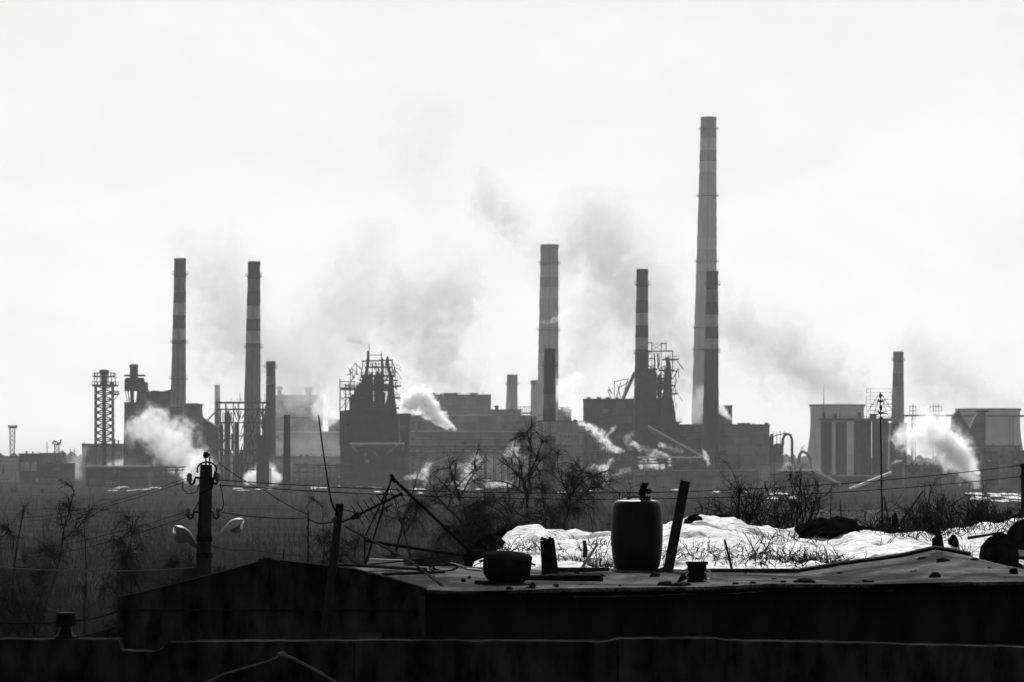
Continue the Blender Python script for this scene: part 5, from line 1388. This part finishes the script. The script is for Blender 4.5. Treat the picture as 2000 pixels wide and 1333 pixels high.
for k in range(34):
    px = RR.uniform(850, 1990); D = RR.choice((RR.uniform(36.1, 36.9), RR.uniform(36.2, 42.5))); wd = RR.uniform(4, 17); x = (px - CX) / F * D
    o = lump('clod', 'small dark clod of rubble lying loose on the patched tar roof', 'rubble', px, 1130, D, wd, wd * RR.uniform(.15, .4), 'debris', 90 + k, group='loose clods on the tar roof', jag=.6); o.location.z = row_roof(x, D) - .002
D = 38.6; z = roof_at(1120, D)
mb = MB(); mb.tube([(P(1010, 0, D).x, D, z + .03), (P(1100, 0, D).x, D + .1, z + .035), (P(1176, 0, D).x, D, z + .03)], [.02, .035, .045], 6)
tag(mb.build('rolled_felt', M['iron'], loc=(P(1090, 0, D).x, D, z)), 'long black roll of felt lying right of the tub', 'felt roll')
D = 42.6
for (a, b, y, lb) in ((1060, 1190, 1110, 'dark board along the back edge of the roof left of the barrel'), (1380, 1560, 1116, 'long dark board along the back edge of the roof right of the vent box')):
    zz = roof_at((a + b) / 2, D); mb = MB(); mb.box(P(a, 0, D).x, P(b, 0, D).x, D - .05, D + .05, zz + .0, zz + .045)
    tag(mb.build('board', M['wood_old'], loc=(P(a, 0, D).x, D, zz)), lb, 'board')

# iron frame: toppled triangular mast foot
D = 39.5
c = thing('iron_frame', 'toppled triangular frame of iron bars standing on the roof', 'frame', P(765, 1100, D))
for (p, q, wd) in (((766, 930, 0), (714, 1102, 0), 4), ((766, 936, .5), (712, 1050, .6), 3.4), ((712, 1050, .6), (712, 1104, .6), 4), ((764, 932, 0), (928, 1086, .4), 6.2), ((712, 1056, .6), (925, 1088, .4), 6.5), ((690, 1106, .2), (940, 1080, .4), 3.2)):
    mb = MB(); mb.tube([P(p[0], p[1], D + p[2]), P((p[0] + q[0]) / 2 + .5, (p[1] + q[1]) / 2 + .6, D + (p[2] + q[2]) / 2), P(q[0], q[1], D + q[2])], m(wd, D) / 2, 8); mb.build('bar', M['iron'], c)
mb = MB(); mb.tube([P(764, 929, D - .02), P(768, 936, D + .02), P(772, 942, D)], m(4, D), 8); mb.build('joint', M['iron'], c)
mb = MB(); mb.tube([P(905, 1092, D + .4), P(925, 1086, D + .4), P(950, 1080, D + .4)], [m(8, D), m(12, D), m(8, D)], 8); mb.build('hinge_block', M['iron'], c)
D = 39.2
c = thing('wire_coil', 'loose coil of bright and dark wire lying under the iron frame', 'wire', P(870, 1112, D))
for k in range(3):
    mb = MB(); mb.tube([P(862 + 24 * math.cos(q / 3 + k) + 4 * k, 1110 + 7 * math.sin(q / 3 + k) - k, D - .1 + .12 * math.sin(q / 3 + k)) for q in range(18)], .005 + .002 * k, 5); mb.build('loop', M['wire_pale' if k == 1 else 'wire'], c)
mb = MB(); mb.tube([P(x, y, D) for x, y in ((880, 1101), (900, 1106), (912, 1112), (928, 1113), (940, 1115))], .012, 6); mb.build('strand', M['lamp_metal'], c)
D = 41.5
c = thing('roof_sheet', 'thin metal sheet with a bright edge lying on the roof behind the leaning pole', 'sheet', P(755, 1100, D))
mb = MB(); a = P(716, 1103, D); b = P(790, 1107, D); zt = P(0, 1095, D).z
vs = [(a.x, D - .25, a.z), (b.x, D - .25, b.z), (b.x - .02, D + .2, zt - .012), (a.x + .02, D + .2, zt)]
mb.add(vs + [(x, y, z - .012) for x, y, z in vs], [(0, 1, 2, 3), (7, 6, 5, 4), (0, 4, 5, 1), (1, 5, 6, 2), (2, 6, 7, 3), (3, 7, 4, 0)]); mb.build('panel', M['iron'], c)
mb = MB(); mb.tube([(a.x + .02, D + .21, zt + .006), (b.x - .02, D + .21, zt - .006)], .009, 6); mb.build('rolled_edge', M['lamp_metal'], c)
D = 38.4
for (pts, lb) in ((((745, 1122), (800, 1120), (870, 1117)), 'thin dark lath lying under the foot of the iron frame'), (((650, 1103), (690, 1104), (780, 1110), (835, 1113)), 'bent dark lath lying behind the leaning pole')):
    mb = MB(); mb.tube([P(x, y, D) for x, y in pts], .016, 6); tag(mb.build('lath', M['wood_old'], loc=P(*pts[0], D)), lb, 'lath')

# leaning pole with aerial
D = 35.4
c = thing('leaning_pole', 'thick black round pole leaning in front of the gabled garage', 'pole', P(620, 895 + (12 - gz0) / D * F, D))
mb = MB(); a = P(664, 985, D); b = P(641, 1180, D); e = b + (b - a).normalized() * ((b.z - gz0) / (a.z - b.z) * (a - b).length)
mb.tube([a + Vector((0, 0, .004)), a, b, e], [m(6.2, D), m(7.6, D), m(9, D), m(12, D)], 16); mb.build('pole', M['pole'], c, 40)
mb = MB()
for (x, y) in ((655, 1012), (653, 1020), (658, 1025), (651, 1015)): p = P(x, y, D - .02); mb.lathe(p.x, p.y, [(p.z - .018, .008), (p.z - .006, .017), (p.z + .008, .019), (p.z + .02, .006)], 8)
mb.tube([P(648, 1018, D - .02), P(662, 1017, D)], .01, 6); mb.build('insulator', M['porcelain'], c, 40)
c = thing('yagi_antenna', 'dark multi rod antenna boom pointing right from the leaning pole', 'antenna', P(668, 1018, D))
mb = MB(); mb.tube([P(668, 1020, D - .03), P(700, 1006, D - .05), P(740, 986, D - .08), P(784, 965, D - .1)], [.008, .011, .012, .012], 8); mb.build('boom', M['iron'], c)
for k in range(8):
    t = k / 7; x, y = 698 + 84 * t, 1007 - 41 * t
    L = 19 - 5 * t
    mb = MB(); mb.tube([P(x - 12 * L / 19, y - L, D - .3 + .02), P(x, y, D - .08), P(x + 12 * L / 19, y + L, D + .12)], .0045, 5); mb.build('rod', M['iron'], c)
mb = MB(); mb.tube([P(695, 1010, D - .05), P(703, 1004, D - .06)], .026, 8); mb.tube([P(781, 967, D - .1), P(786, 964, D - .1)], .018, 8); mb.tube([P(688, 1013, D - .05), P(692, 1010, D - .06)], .02, 8); mb.build('clamp', M['iron'], c)
mb = MB(); mb.tube([P(x, y, D - .02) for x, y in ((622, 812), (631, 880), (640, 940), (646, 975), (652, 993), (660, 1003))], [m(1.6, D), m(1.7, D), m(1.8, D), m(2, D), m(2, D), m(2.2, D)], 6)
tag(mb.build('whip_aerial', M['iron'], loc=P(660, 1003, D)), 'long thin curved whip rod rising from the leaning pole', 'aerial')
def wire(label, pts, r, mt='wire', name='wire', sag=0.0):
    P3 = [P(*p) for p in pts]
    out = []
    for a, b in zip(P3, P3[1:]):
        for q in range(24):
            t = q / 24; p = a.lerp(b, t); p.z -= sag * 4 * t * (1 - t); out.append(p)
    out.append(P3[-1])
    mb = MB(); mb.tube(out, r, 5)
    return tag(mb.build(name, M[mt], loc=P3[0]), label, 'wire')
wire('pale cable running down from the leaning pole to the roof edge', [(673, 1028, D), (740, 1063, 36), (800, 1095, 36.8), (868, 1148, 37)], .011, 'wire_pale')
wire('thin dark wire curving from the antenna foot behind the boom', [(668, 995, D), (690, 1000, D), (697, 1010, D)], .004)

# lamp pole
D = 60.0
zg = 8.35
c = thing('lamp_pole', 'stout concrete pole with hooked insulators behind the gabled garage', 'pole', (P(400, 0, D).x, D, zg))
mb = MB(); a = P(403, 908, D); b = P(397, 1125, D); e = Vector((b.x - .04, D, zg))
mb.tube([a, a.lerp(b, .02), b, e], [m(11.5, D), m(12.6, D), m(15.5, D), m(19, D)], 8); mb.build('shaft', M['pole'], c, 30)
mb = MB(); mb.tube([P(x, y, D - .16) for x, y in ((421, 920), (413, 955), (394, 965), (388, 1050))], .02, 6); mb.build('down_cable', M['wire'], c)
for (x, y, sgn) in ((374, 937, -1), (421, 936, 1), (371, 1004, -1), (423, 1004, 1)):
    mb = MB(); mb.tube([P(400, y - 2, D - .05), P(x + sgn * -8, y - 4, D - .06), P(x + sgn * -6, y + 2, D - .06), P(x + sgn * -5, y + 7, D - .06), P(x, y + 10, D - .06), P(x + sgn * 4, y + 6, D - .06), P(x + sgn * 4, y - 4, D - .06)], .017, 6)
    h_ = mb.build('hook', M['iron'], c)
    p = P(x + sgn * 4, y - 4, D - .06); mb = MB(); mb.lathe(p.x, p.y, [(p.z - .06, .03), (p.z - .03, .045), (p.z, .036), (p.z + .03, .042), (p.z + .06, .022)], 10); mb.build('insulator', M['porcelain'], h_, 40)
mb = MB(); mb.tube([P(404 + 19 * math.cos(t), 918 - 15 * math.sin(t), D - .12) for t in [math.pi * q / 14 * 1.25 - .4 for q in range(15)]], .014, 6); mb.build('cable_loop', M['wire'], c)
mb = MB(); mb.tube([P(402, 908, D), P(402, 895, D)], .012, 5); mb.tube([P(409, 908, D), P(409, 888, D), P(406, 887, D)], .012, 5); p = P(402, 894, D); mb.lathe(p.x, p.y, [(p.z - .01, .03), (p.z + .03, .045), (p.z + .08, .03)], 8); mb.build('top_rod', M['iron'], c)
for y in (1053, 1085):
    mb = MB(); q = P(399.5, y, D); mb.lathe(q.x, D, [(q.z - .04, m(16.4, D)), (q.z + .04, m(16.4, D))], 12); mb.build('band', M['iron'], c)
for pts in (((358, 939), (356, 955), (368, 965), (384, 962), (389, 945)), ((430, 945), (434, 965), (437, 985), (434, 995), (425, 1002)), ((372, 1008), (384, 990), (388, 980))):
    mb = MB(); mb.tube([P(x, y, D - .1) for x, y in pts], .008, 5); mb.build('jumper', M['wire'], c)

def lamp(label, arm, head, wd, hm):
    a, b = P(*arm, D), P(*head, D)
    r = thing('street_lamp', label, 'street lamp', a, 'street lamps on the concrete pole')
    d = (b - a).normalized(); L = (b - a).length
    mb = MB(); mb.tube([P(400 + (8 if arm[0] > 400 else -8), arm[1] + 10, D), a, a.lerp(b, .38)], [.03, .026, .024], 8); mb.build('arm', M['lamp_metal'], r, 40)
    up = Vector((0, -.25, 1)).normalized(); s = d.cross(up).normalized(); up = s.cross(d)
    if up.z < 0: up = -up
    def blob(t0, t1, prof, vs_, off, low, hi, mt, nm):
        mb = MB(); n = 16; k = len(prof)
        for i, w_ in enumerate(prof):
            p = a.lerp(b, t0 + (t1 - t0) * i / (k - 1))
            for j in range(n):
                th = 2 * math.pi * j / n
                v = math.sin(th); mb.v.append(p + s * math.cos(th) * wd * w_ + up * ((hi if v > 0 else low) * v * wd * w_ + off))
        for i in range(k - 1):
            for j in range(n):
                j2 = (j + 1) % n; mb.f.append([i * n + j, i * n + j2, (i + 1) * n + j2, (i + 1) * n + j]); mb.mi.append(0)
        mb.f.append(list(range(n))[::-1]); mb.f.append(list(range((k - 1) * n, k * n))); mb.mi += [0, 0]
        return mb.build(nm, mt, r, 60)
    blob(.12, 1.0, [.3, .45, .7, .95, 1.05, 1.0, .7, .2], 0, 0, .12, .75, M[hm], 'housing')
    blob(.42, .99, [.3, .75, .95, .98, .86, .55, .1], 0, -.01, 1.15, .05, M['bowl'], 'glass_bowl')
mt, n_, l_, b_ = new_mat('milky_lamp_glass'); b_.inputs['Base Color'].default_value = g3(.12); b_.inputs['Roughness'].default_value = .18; b_.inputs['Transmission Weight'].default_value = .45; M['bowl'] = mt
lamp('large street lamp head tilted up left of the concrete pole', (391, 1077), (340, 1028), .125, 'lamp_metal_dark')
lamp('bright street lamp head raised right of the concrete pole', (424, 1047), (476, 1015), .11, 'lamp_metal')

# wires
wire('upper dark wire falling left from the top of the concrete pole', [(363, 935, D), (40, 1012, 110)], .005, sag=.12)
wire('second dark wire falling left just under the upper one', [(366, 940, D), (60, 1018, 110)], .005, sag=.1)
wire('third dark wire falling left from the middle hook', [(364, 1000, D), (50, 1072, 110)], .005, sag=.1)
wire('lowest dark wire falling left from the middle hook', [(366, 1010, D), (50, 1090, 110)], .005, sag=.1)
wire('pale level wire crossing to the left edge below the lamps', [(384, 1108, D), (180, 1115, 58), (-20, 1106, 56)], .008, 'wire_pale', sag=.02)
wire('dark wire from the right middle hook to the thin mast', [(427, 1000, D), (600, 1012, 70)], .007, sag=.04)
wire('dark wire from the thin mast to the leaning pole insulators', [(600, 1012, 70), (655, 1018, 35.5)], .008, sag=.05)
wire('thin dark wire slanting down from the pole top past the thin mast', [(427, 905, D), (520, 960, 64), (600, 1004, 70)], .006, sag=.03)
wire('low dark wire right of the pole below the right lamp', [(414, 1067, D), (490, 1074, 70), (660, 1090, 90)], .006, sag=.03)
wire('dark wire running under the left gable corner', [(232, 1193, 36), (150, 1212, 42), (0, 1216, 50)], .008, sag=.02)
wire('dark wire from the near roof vent up to the gable corner', [(150, 1246, 28.2), (190, 1236, 31), (232, 1222, 35.9)], .009)
wire('upper long dark wire crossing the whole view to the right power pole', [(427, 938, D), (1996, 909, 76)], .0075, sag=.33)
wire('lower long dark wire crossing the whole view to the right power pole', [(427, 948, D), (1996, 931, 76)], .0075, sag=.30)
for (x, y0, y1, DD, w_, lb) in ((602, 1000, 1110, 70, 2.6, 'thin knobbed mast between the lamp pole and the leaning pole'), (554, 1073, 1105, 70, 2.6, 'short thin mast just above the gable ridge')):
    c = thing('thin_mast', lb, 'mast', (P(x, 0, DD).x, DD, ground_z(0, DD)))
    mb = MB(); a = P(x, y0, DD); mb.tube([a, (a.x, DD, ground_z(0, DD))], m(w_, DD) / 2, 6); mb.build('mast', M['iron'], c)
    mb = MB()
    for q in range(9): zz = a.z - .04 - q * .11; mb.lathe(a.x + random.uniform(-.008, .008), DD, [(zz - .03, .012), (zz, .02), (zz + .03, .012)], 6)
    mb.build('knobs', M['iron'], c)
# right power pole
DD = 76; c = thing('power_pole', 'black power pole cut by the right edge of the view', 'pole', (P(2000, 0, DD).x, DD, ground_z(0, DD)))
mb = MB(); a = P(2000, 906, DD); mb.tube([a, (a.x, DD, ground_z(0, DD))], [.055, .08], 8); mb.build('shaft', M['pole'], c)
mb = MB(); mb.bar(P(1992, 910, DD - .08), P(2012, 910, DD - .08), .06); mb.bar(P(1992, 932, DD - .08), P(2012, 932, DD - .08), .06); mb.build('crossarm', M['iron'], c)

# television mast
D = 70.0
c = thing('television_mast', 'tall thin dark mast carrying star shaped aerials above the silos', 'mast', (P(1722, 0, D).x, D, ground_z(0, D)))
a = P(1719, 766, D); mb = MB(); mb.tube([a, P(1720.5, 860, D), P(1722, 960, D), P(1724, 1040, D), (P(1724, 0, D).x, D, ground_z(0, D))], [.009, .013, .016, .018, .02], 6); mb.build('mast', M['iron'], c)
for (y, w_, n_) in ((774, 4, 2), (784, 11, 3), (807, 13, 4)):
    mb = MB()
    p = P(1720, y, D)
    for q in range(n_ * 2):
        t = math.pi * q / n_ + .3; mb.tube([p, p + Vector((math.cos(t) * m(w_, D), math.sin(t) * m(w_, D), math.sin(t * 2 + q) * m(5, D)))], [.012, .004], 5)
    mb.lathe(p.x, p.y, [(p.z - .025, .01), (p.z, .024), (p.z + .025, .01)], 8); mb.build('star_aerial', M['iron'], c)
mb = MB(); p = P(1720.5, 797, D); mb.lathe(p.x, p.y, [(p.z - .04, .014), (p.z - .025, .024), (p.z + .025, .024), (p.z + .04, .014)], 8); p = P(1721, 817, D); mb.lathe(p.x, p.y, [(p.z - .02, .02), (p.z, .03), (p.z + .02, .02)], 8); mb.build('junction_box', M['iron'], c)
mb = MB()
for x1, y1 in ((1694, 806), (1706, 812), (1745, 806), (1734, 812)): mb.tube([P(1719, 768, D), P((1719 + x1) / 2 + (2 if x1 < 1719 else -2), (768 + y1) / 2 - 4, D), P(x1, y1, D)], .005, 4)
mb.build('stay', M['iron'], c)
c = thing('grid_antenna', 'faint pale wire grid antenna behind the star aerials', 'antenna', P(1720, 820, D + .6))
mb = MB()
for q in range(9): y = 760 + q * 7; mb.tube([P(1692, y, D + .6), P(1742, y, D + .6)], .0035, 4)
mb.build('grid_wires', M['wire_pale'], c)
mb = MB()
for x in (1692, 1700, 1742): mb.tube([P(x, 760, D + .6), P(x, 818, D + .6)], .004, 4)
mb.tube([P(1700, 790, D + .6), P(1719, 792, D), P(1742, 790, D + .6)], .006, 4); mb.build('grid_frame', M['wire_pale'], c)

# slate roofed house behind the snow
D = 78.0
c = thing('slate_house', 'low house with a lumpy old slate roof showing behind the snow', 'house', (P(1660, 0, D).x, D, ground_z(0, D)))
def slate(x, y):
    t = (y - D) / 4.0
    z = 12 + (HY - (1048 - 2 * t)) / F * D * 1.0
    zr = 12 + (HY - interp([(1400, 1003), (1480, 1000), (1600, 1001), (1760, 1006), (1860, 1012)], CX + x / 82 * F)) / F * 82
    tt = t * 22
    return z + (zr - z) * t + .05 * abs(math.sin(tt * math.pi)) + .05 * abs(math.sin(x * 24 + (int(tt) % 2) * 1.5 + 2 * fbm(x * 3, y * 3, 1))) + .05 * fbm(x * 8, y * 8, 3)
grid_mesh('roof', lin(P(1440, 0, D).x, P(1830, 0, D).x, 260), lin(D, D + 4, 110), slate, M['slate'], lambda x, y: slate(x, y) - .1, c, smooth=False)
mb = MB(); mb.box(P(1455, 0, D).x, P(1815, 0, D).x, D + .3, D + 4, ground_z(0, D) - .3, 10.5); mb.build('wall', M['shed_dark'], c)


# ---------------------------------------------------------------- dead weeds, shrubs and sticks on the snow
def weed(seed, h, n, spread, curl=.4, forks=2, r=.006, base=.06):
    R = np.random.default_rng(seed); segs = []; n = n * (3 if n > 15 else 1); r = r * 1.25
    for k in range(n):
        p = np.array([R.normal(0, base * 1.8), R.normal(0, base * 2.2), -.06]); a = R.uniform(0, 6.28); tl = abs(R.normal(0, spread * 1.7))
        d = np.array([math.cos(a) * tl, math.sin(a) * tl, 1.0]); L = h * R.uniform(.2, 1.1) ** 1.2; ns = 5
        for i in range(ns):
            d = d + R.normal(0, .12, 3) + np.array([math.cos(a), math.sin(a), -1]) * curl * .2 * i * R.uniform(-.1, 1)
            d /= np.linalg.norm(d); q = p + d * L / ns
            rr = r * R.uniform(.6, 1.2)
            segs.append((*p, rr * (1 - i / ns * .7), *q, rr * (1 - (i + 1) / ns * .7)))
            if i and R.uniform() < forks * .3:
                dd = d + R.normal(0, .5, 3); e = q + dd * L * .16; segs.append((*q, rr * .5, *e, rr * .2))
            p = q
    return segs

WG = 'dead weed clumps on the snow'
weeds = {'dark': [], 'pale': []}
def weed_clump(label, px, D, hpx, n, spread, mt, seed, **kw):
    D = D + 2.4 if D < 50 else D
    x = (px - CX) / F * D; z = snow_z(x, D)
    o = ribbon_mesh('weed_clump', M[mt], weed(seed, m(hpx, D), n, spread, **kw)); o.location = (x, D, z)
    return tag(o, label, 'weeds', WG)
for k, a in enumerate((
    ('pale crossed reed stems right of the vent box', 1478, 47, 62, 9, .35, 'straw', dict(r=.012, forks=.5, curl=.1)),
    ('dense tangle of thin dark weeds behind the vent box', 1400, 46.2, 42, 60, .9, 'twig', dict(base=.22)),
    ('dense dark weed tangle at the foot of the pale crossed reeds', 1500, 46, 44, 70, .9, 'twig', dict(base=.25)),
    ('wiry dark weed tuft right of the pale crossed reeds', 1545, 46.5, 50, 60, .7, 'twig', dict(base=.15)),
    ('low dark weed mat near the left start of the right roof peak', 1585, 45.6, 26, 60, 1.0, 'twig', dict(base=.25)),
    ('arched dark grass tuft on the right roof edge', 1600, 45.4, 22, 24, .9, 'straw', dict(curl=1.4)),
    ('small arched dark tuft beside the arched grass tuft', 1662, 45.2, 14, 26, 1.2, 'twig', dict(curl=1.2)),
    ('dark weed tangle between the stub chimney and the barrel', 1150, 46.2, 44, 60, .8, 'twig', dict(base=.22)),
    ('pale and bent weed stems left of the barrel foot', 1165, 45.6, 50, 8, .5, 'straw', dict(r=.011)),
    ('low dark weed mat behind the stub chimney', 1095, 47, 34, 60, 1.0, 'twig', dict(base=.25)),
    ('dark weed tangle on the snow slope behind the tub', 1040, 48, 30, 50, 1.0, 'twig', dict(base=.25)),
    ('upright dark stems on the snow by the leaning post', 1345, 47, 34, 10, .3, 'twig', {}),
    ('thin dark stems in the middle of the bare snow right of the mound', 1720, 49, 34, 10, .5, 'twig', {}),
    ('dark weed line high on the snow behind the barrel', 1195, 52, 26, 50, .9, 'twig', dict(base=.3)),
    ('dark weed fringe on the snow crest left of the barrel', 1130, 52.5, 26, 50, .9, 'twig', dict(base=.3)),
    ('dark weed fringe right of the small crest clod', 1470, 52.5, 40, 40, .7, 'twig', dict(base=.25)),
    ('leaning pale stem pair right of the vent box', 1420, 45.6, 60, 5, .5, 'straw', dict(r=.012, forks=.2, curl=.2)),
    ('thin weed stems at the foot of the big boulder', 1880, 47.5, 40, 16, .5, 'twig', {}),
)):
    weed_clump(*a[:7], 60 + k, **a[7])

def shrub(label, px, D, top_row, spread, seed, n=9, group='bare shrubs behind the snow', zb=None, forks=3, cat='shrub'):
    x = (px - CX) / F * D; z = snow_z(x, D) if zb is None else zb
    h = P(0, top_row, D).z - z
    R = np.random.default_rng(seed); seg = []; stem = []
    def go(p, d, L, r, lev):
        ns = 4
        for i in range(ns):
            d = d + R.normal(0, .2, 3); d[2] += .08; d /= np.linalg.norm(d); q = p + d * L / ns
            (stem if lev == 0 else seg).append((*p, r * (1 - i / ns * .5), *q, r * (1 - (i + 1) / ns * .5)))
            if lev < 2 and i >= 1:
                for k in range(forks if lev else 2):
                    go(q, d * .6 + R.normal(0, .5, 3), L * R.uniform(.3, .6), r * .5, lev + 1)
            p = q
    for k in range(n):
        a = R.uniform(0, 6.28); t = R.uniform(.1, spread)
        go(np.array([R.normal(0, .06), R.normal(0, .06), -.1]), np.array([math.cos(a) * t, math.sin(a) * t * .6, 1.0]), h * R.uniform(.55, 1), .015, 0)
    c = thing('bare_shrub', label, cat, (x, D, z), group)
    for nm, sg in (('stems', stem), ('twigs', seg)):
        o = ribbon_mesh(nm, M['twig'], sg); o.parent = c
    return c
shrub('spreading bare shrub behind the crest right of the leaning post', 1440, 57, 938, .75, 1, 10)
shrub('tall forked bare shrub left of the broad black mound', 1562, 57, 928, .55, 2, 8)
shrub('small bare shrub just left of the tall forked shrub', 1505, 58, 968, .7, 3, 8)
shrub('low bushy bare shrub at the right end behind the boulders', 1905, 57, 978, .9, 4, 14)
shrub('wide bare bramble shrub right of the television mast', 1810, 58, 990, 1.2, 5, 14)
shrub('low bare bramble at the foot of the television mast', 1755, 58, 1000, 1.0, 6, 11)
shrub('bushy bare shrub close to the power pole', 1965, 57, 985, .9, 7, 12)
shrub('tall bare shrub between the brambles and the boulders', 1868, 60, 970, .8, 8, 12)
shrub('thin twig shrub rising behind the barrel lid', 1235, 56, 930, .25, 9, 2)
shrub('scrubby bare shrub behind the crest over the vent box', 1395, 58, 985, .8, 10, 9)
def stick(label, x0, y0, x1, y1, D, r, mt='wood_old', name='stick'):
    mb = MB(); a, b = P(x0, y0, D), P(x1, y1, D); a.z -= .1
    k = a.lerp(b, .5) + Vector((random.uniform(-.01, .01), 0, 0)); mb.tube([a, k, b], [r, r * .9, r * .7], 7)
    return tag(mb.build(name, M[mt], loc=a), label, 'stick')
stick('long stick leaning to the right beside the television mast', 1738, 1036, 1803, 959, 55, .016)
stick('short stick leaning left beside the television mast', 1738, 1012, 1727, 970, 57, .014)
stick('upright fence stake in the brambles', 1836, 1036, 1843, 968, 56, .018)
stick('upright stake behind the broad black mound', 1623, 1040, 1624, 948, 57, .008)
stick('short upright stake on the broad black mound', 1643, 1022, 1641, 975, 55, .01)
stick('thin stake left of the big boulder brush', 1858, 1042, 1859, 992, 56, .015)
stick('fallen pale log in the snow at the right edge', 1915, 1058, 2010, 1082, 48.2, .05, 'straw')
stick('fallen dark branch behind the small stones', 1890, 1036, 1960, 1040, 52, .02)
stick('thick pale stem slanting up out of the snow below the barrel', 1128, 1106, 1168, 1062, 44.8, .018, 'straw')
stick('dark stem leaning left between vent box and pale reeds', 1432, 1106, 1415, 1054, 45, .016)
stick('pointed dark stump in the snow left of the barrel', 1142, 1072, 1141, 1056, 47.5, .03)
stick('thin tall twig in the snow left of the barrel', 1158, 1045, 1152, 998, 54, .006)
# brush mass behind the right snow
R = np.random.default_rng(77); segs = []
for k in range(900):
    D = R.uniform(53, 58); px = R.uniform(1700, 2030); x = (px - CX) / F * D; z = max(snow_z(x, D), 9.9) - .05
    p = np.array([x, D, z]); d = np.array([R.normal(0, .6), R.normal(0, .3), R.uniform(.3, 1)]); L = R.uniform(.08, .38)
    for i in range(3):
        d = d + R.normal(0, .25, 3); d /= np.linalg.norm(d); q = p + d * L / 3; segs.append((*p, .006, *q, .004)); p = q
tag(ribbon_mesh('undergrowth', M['twig'], segs), 'matted dark brush lying behind the snow on the right', 'brush', kind='stuff')
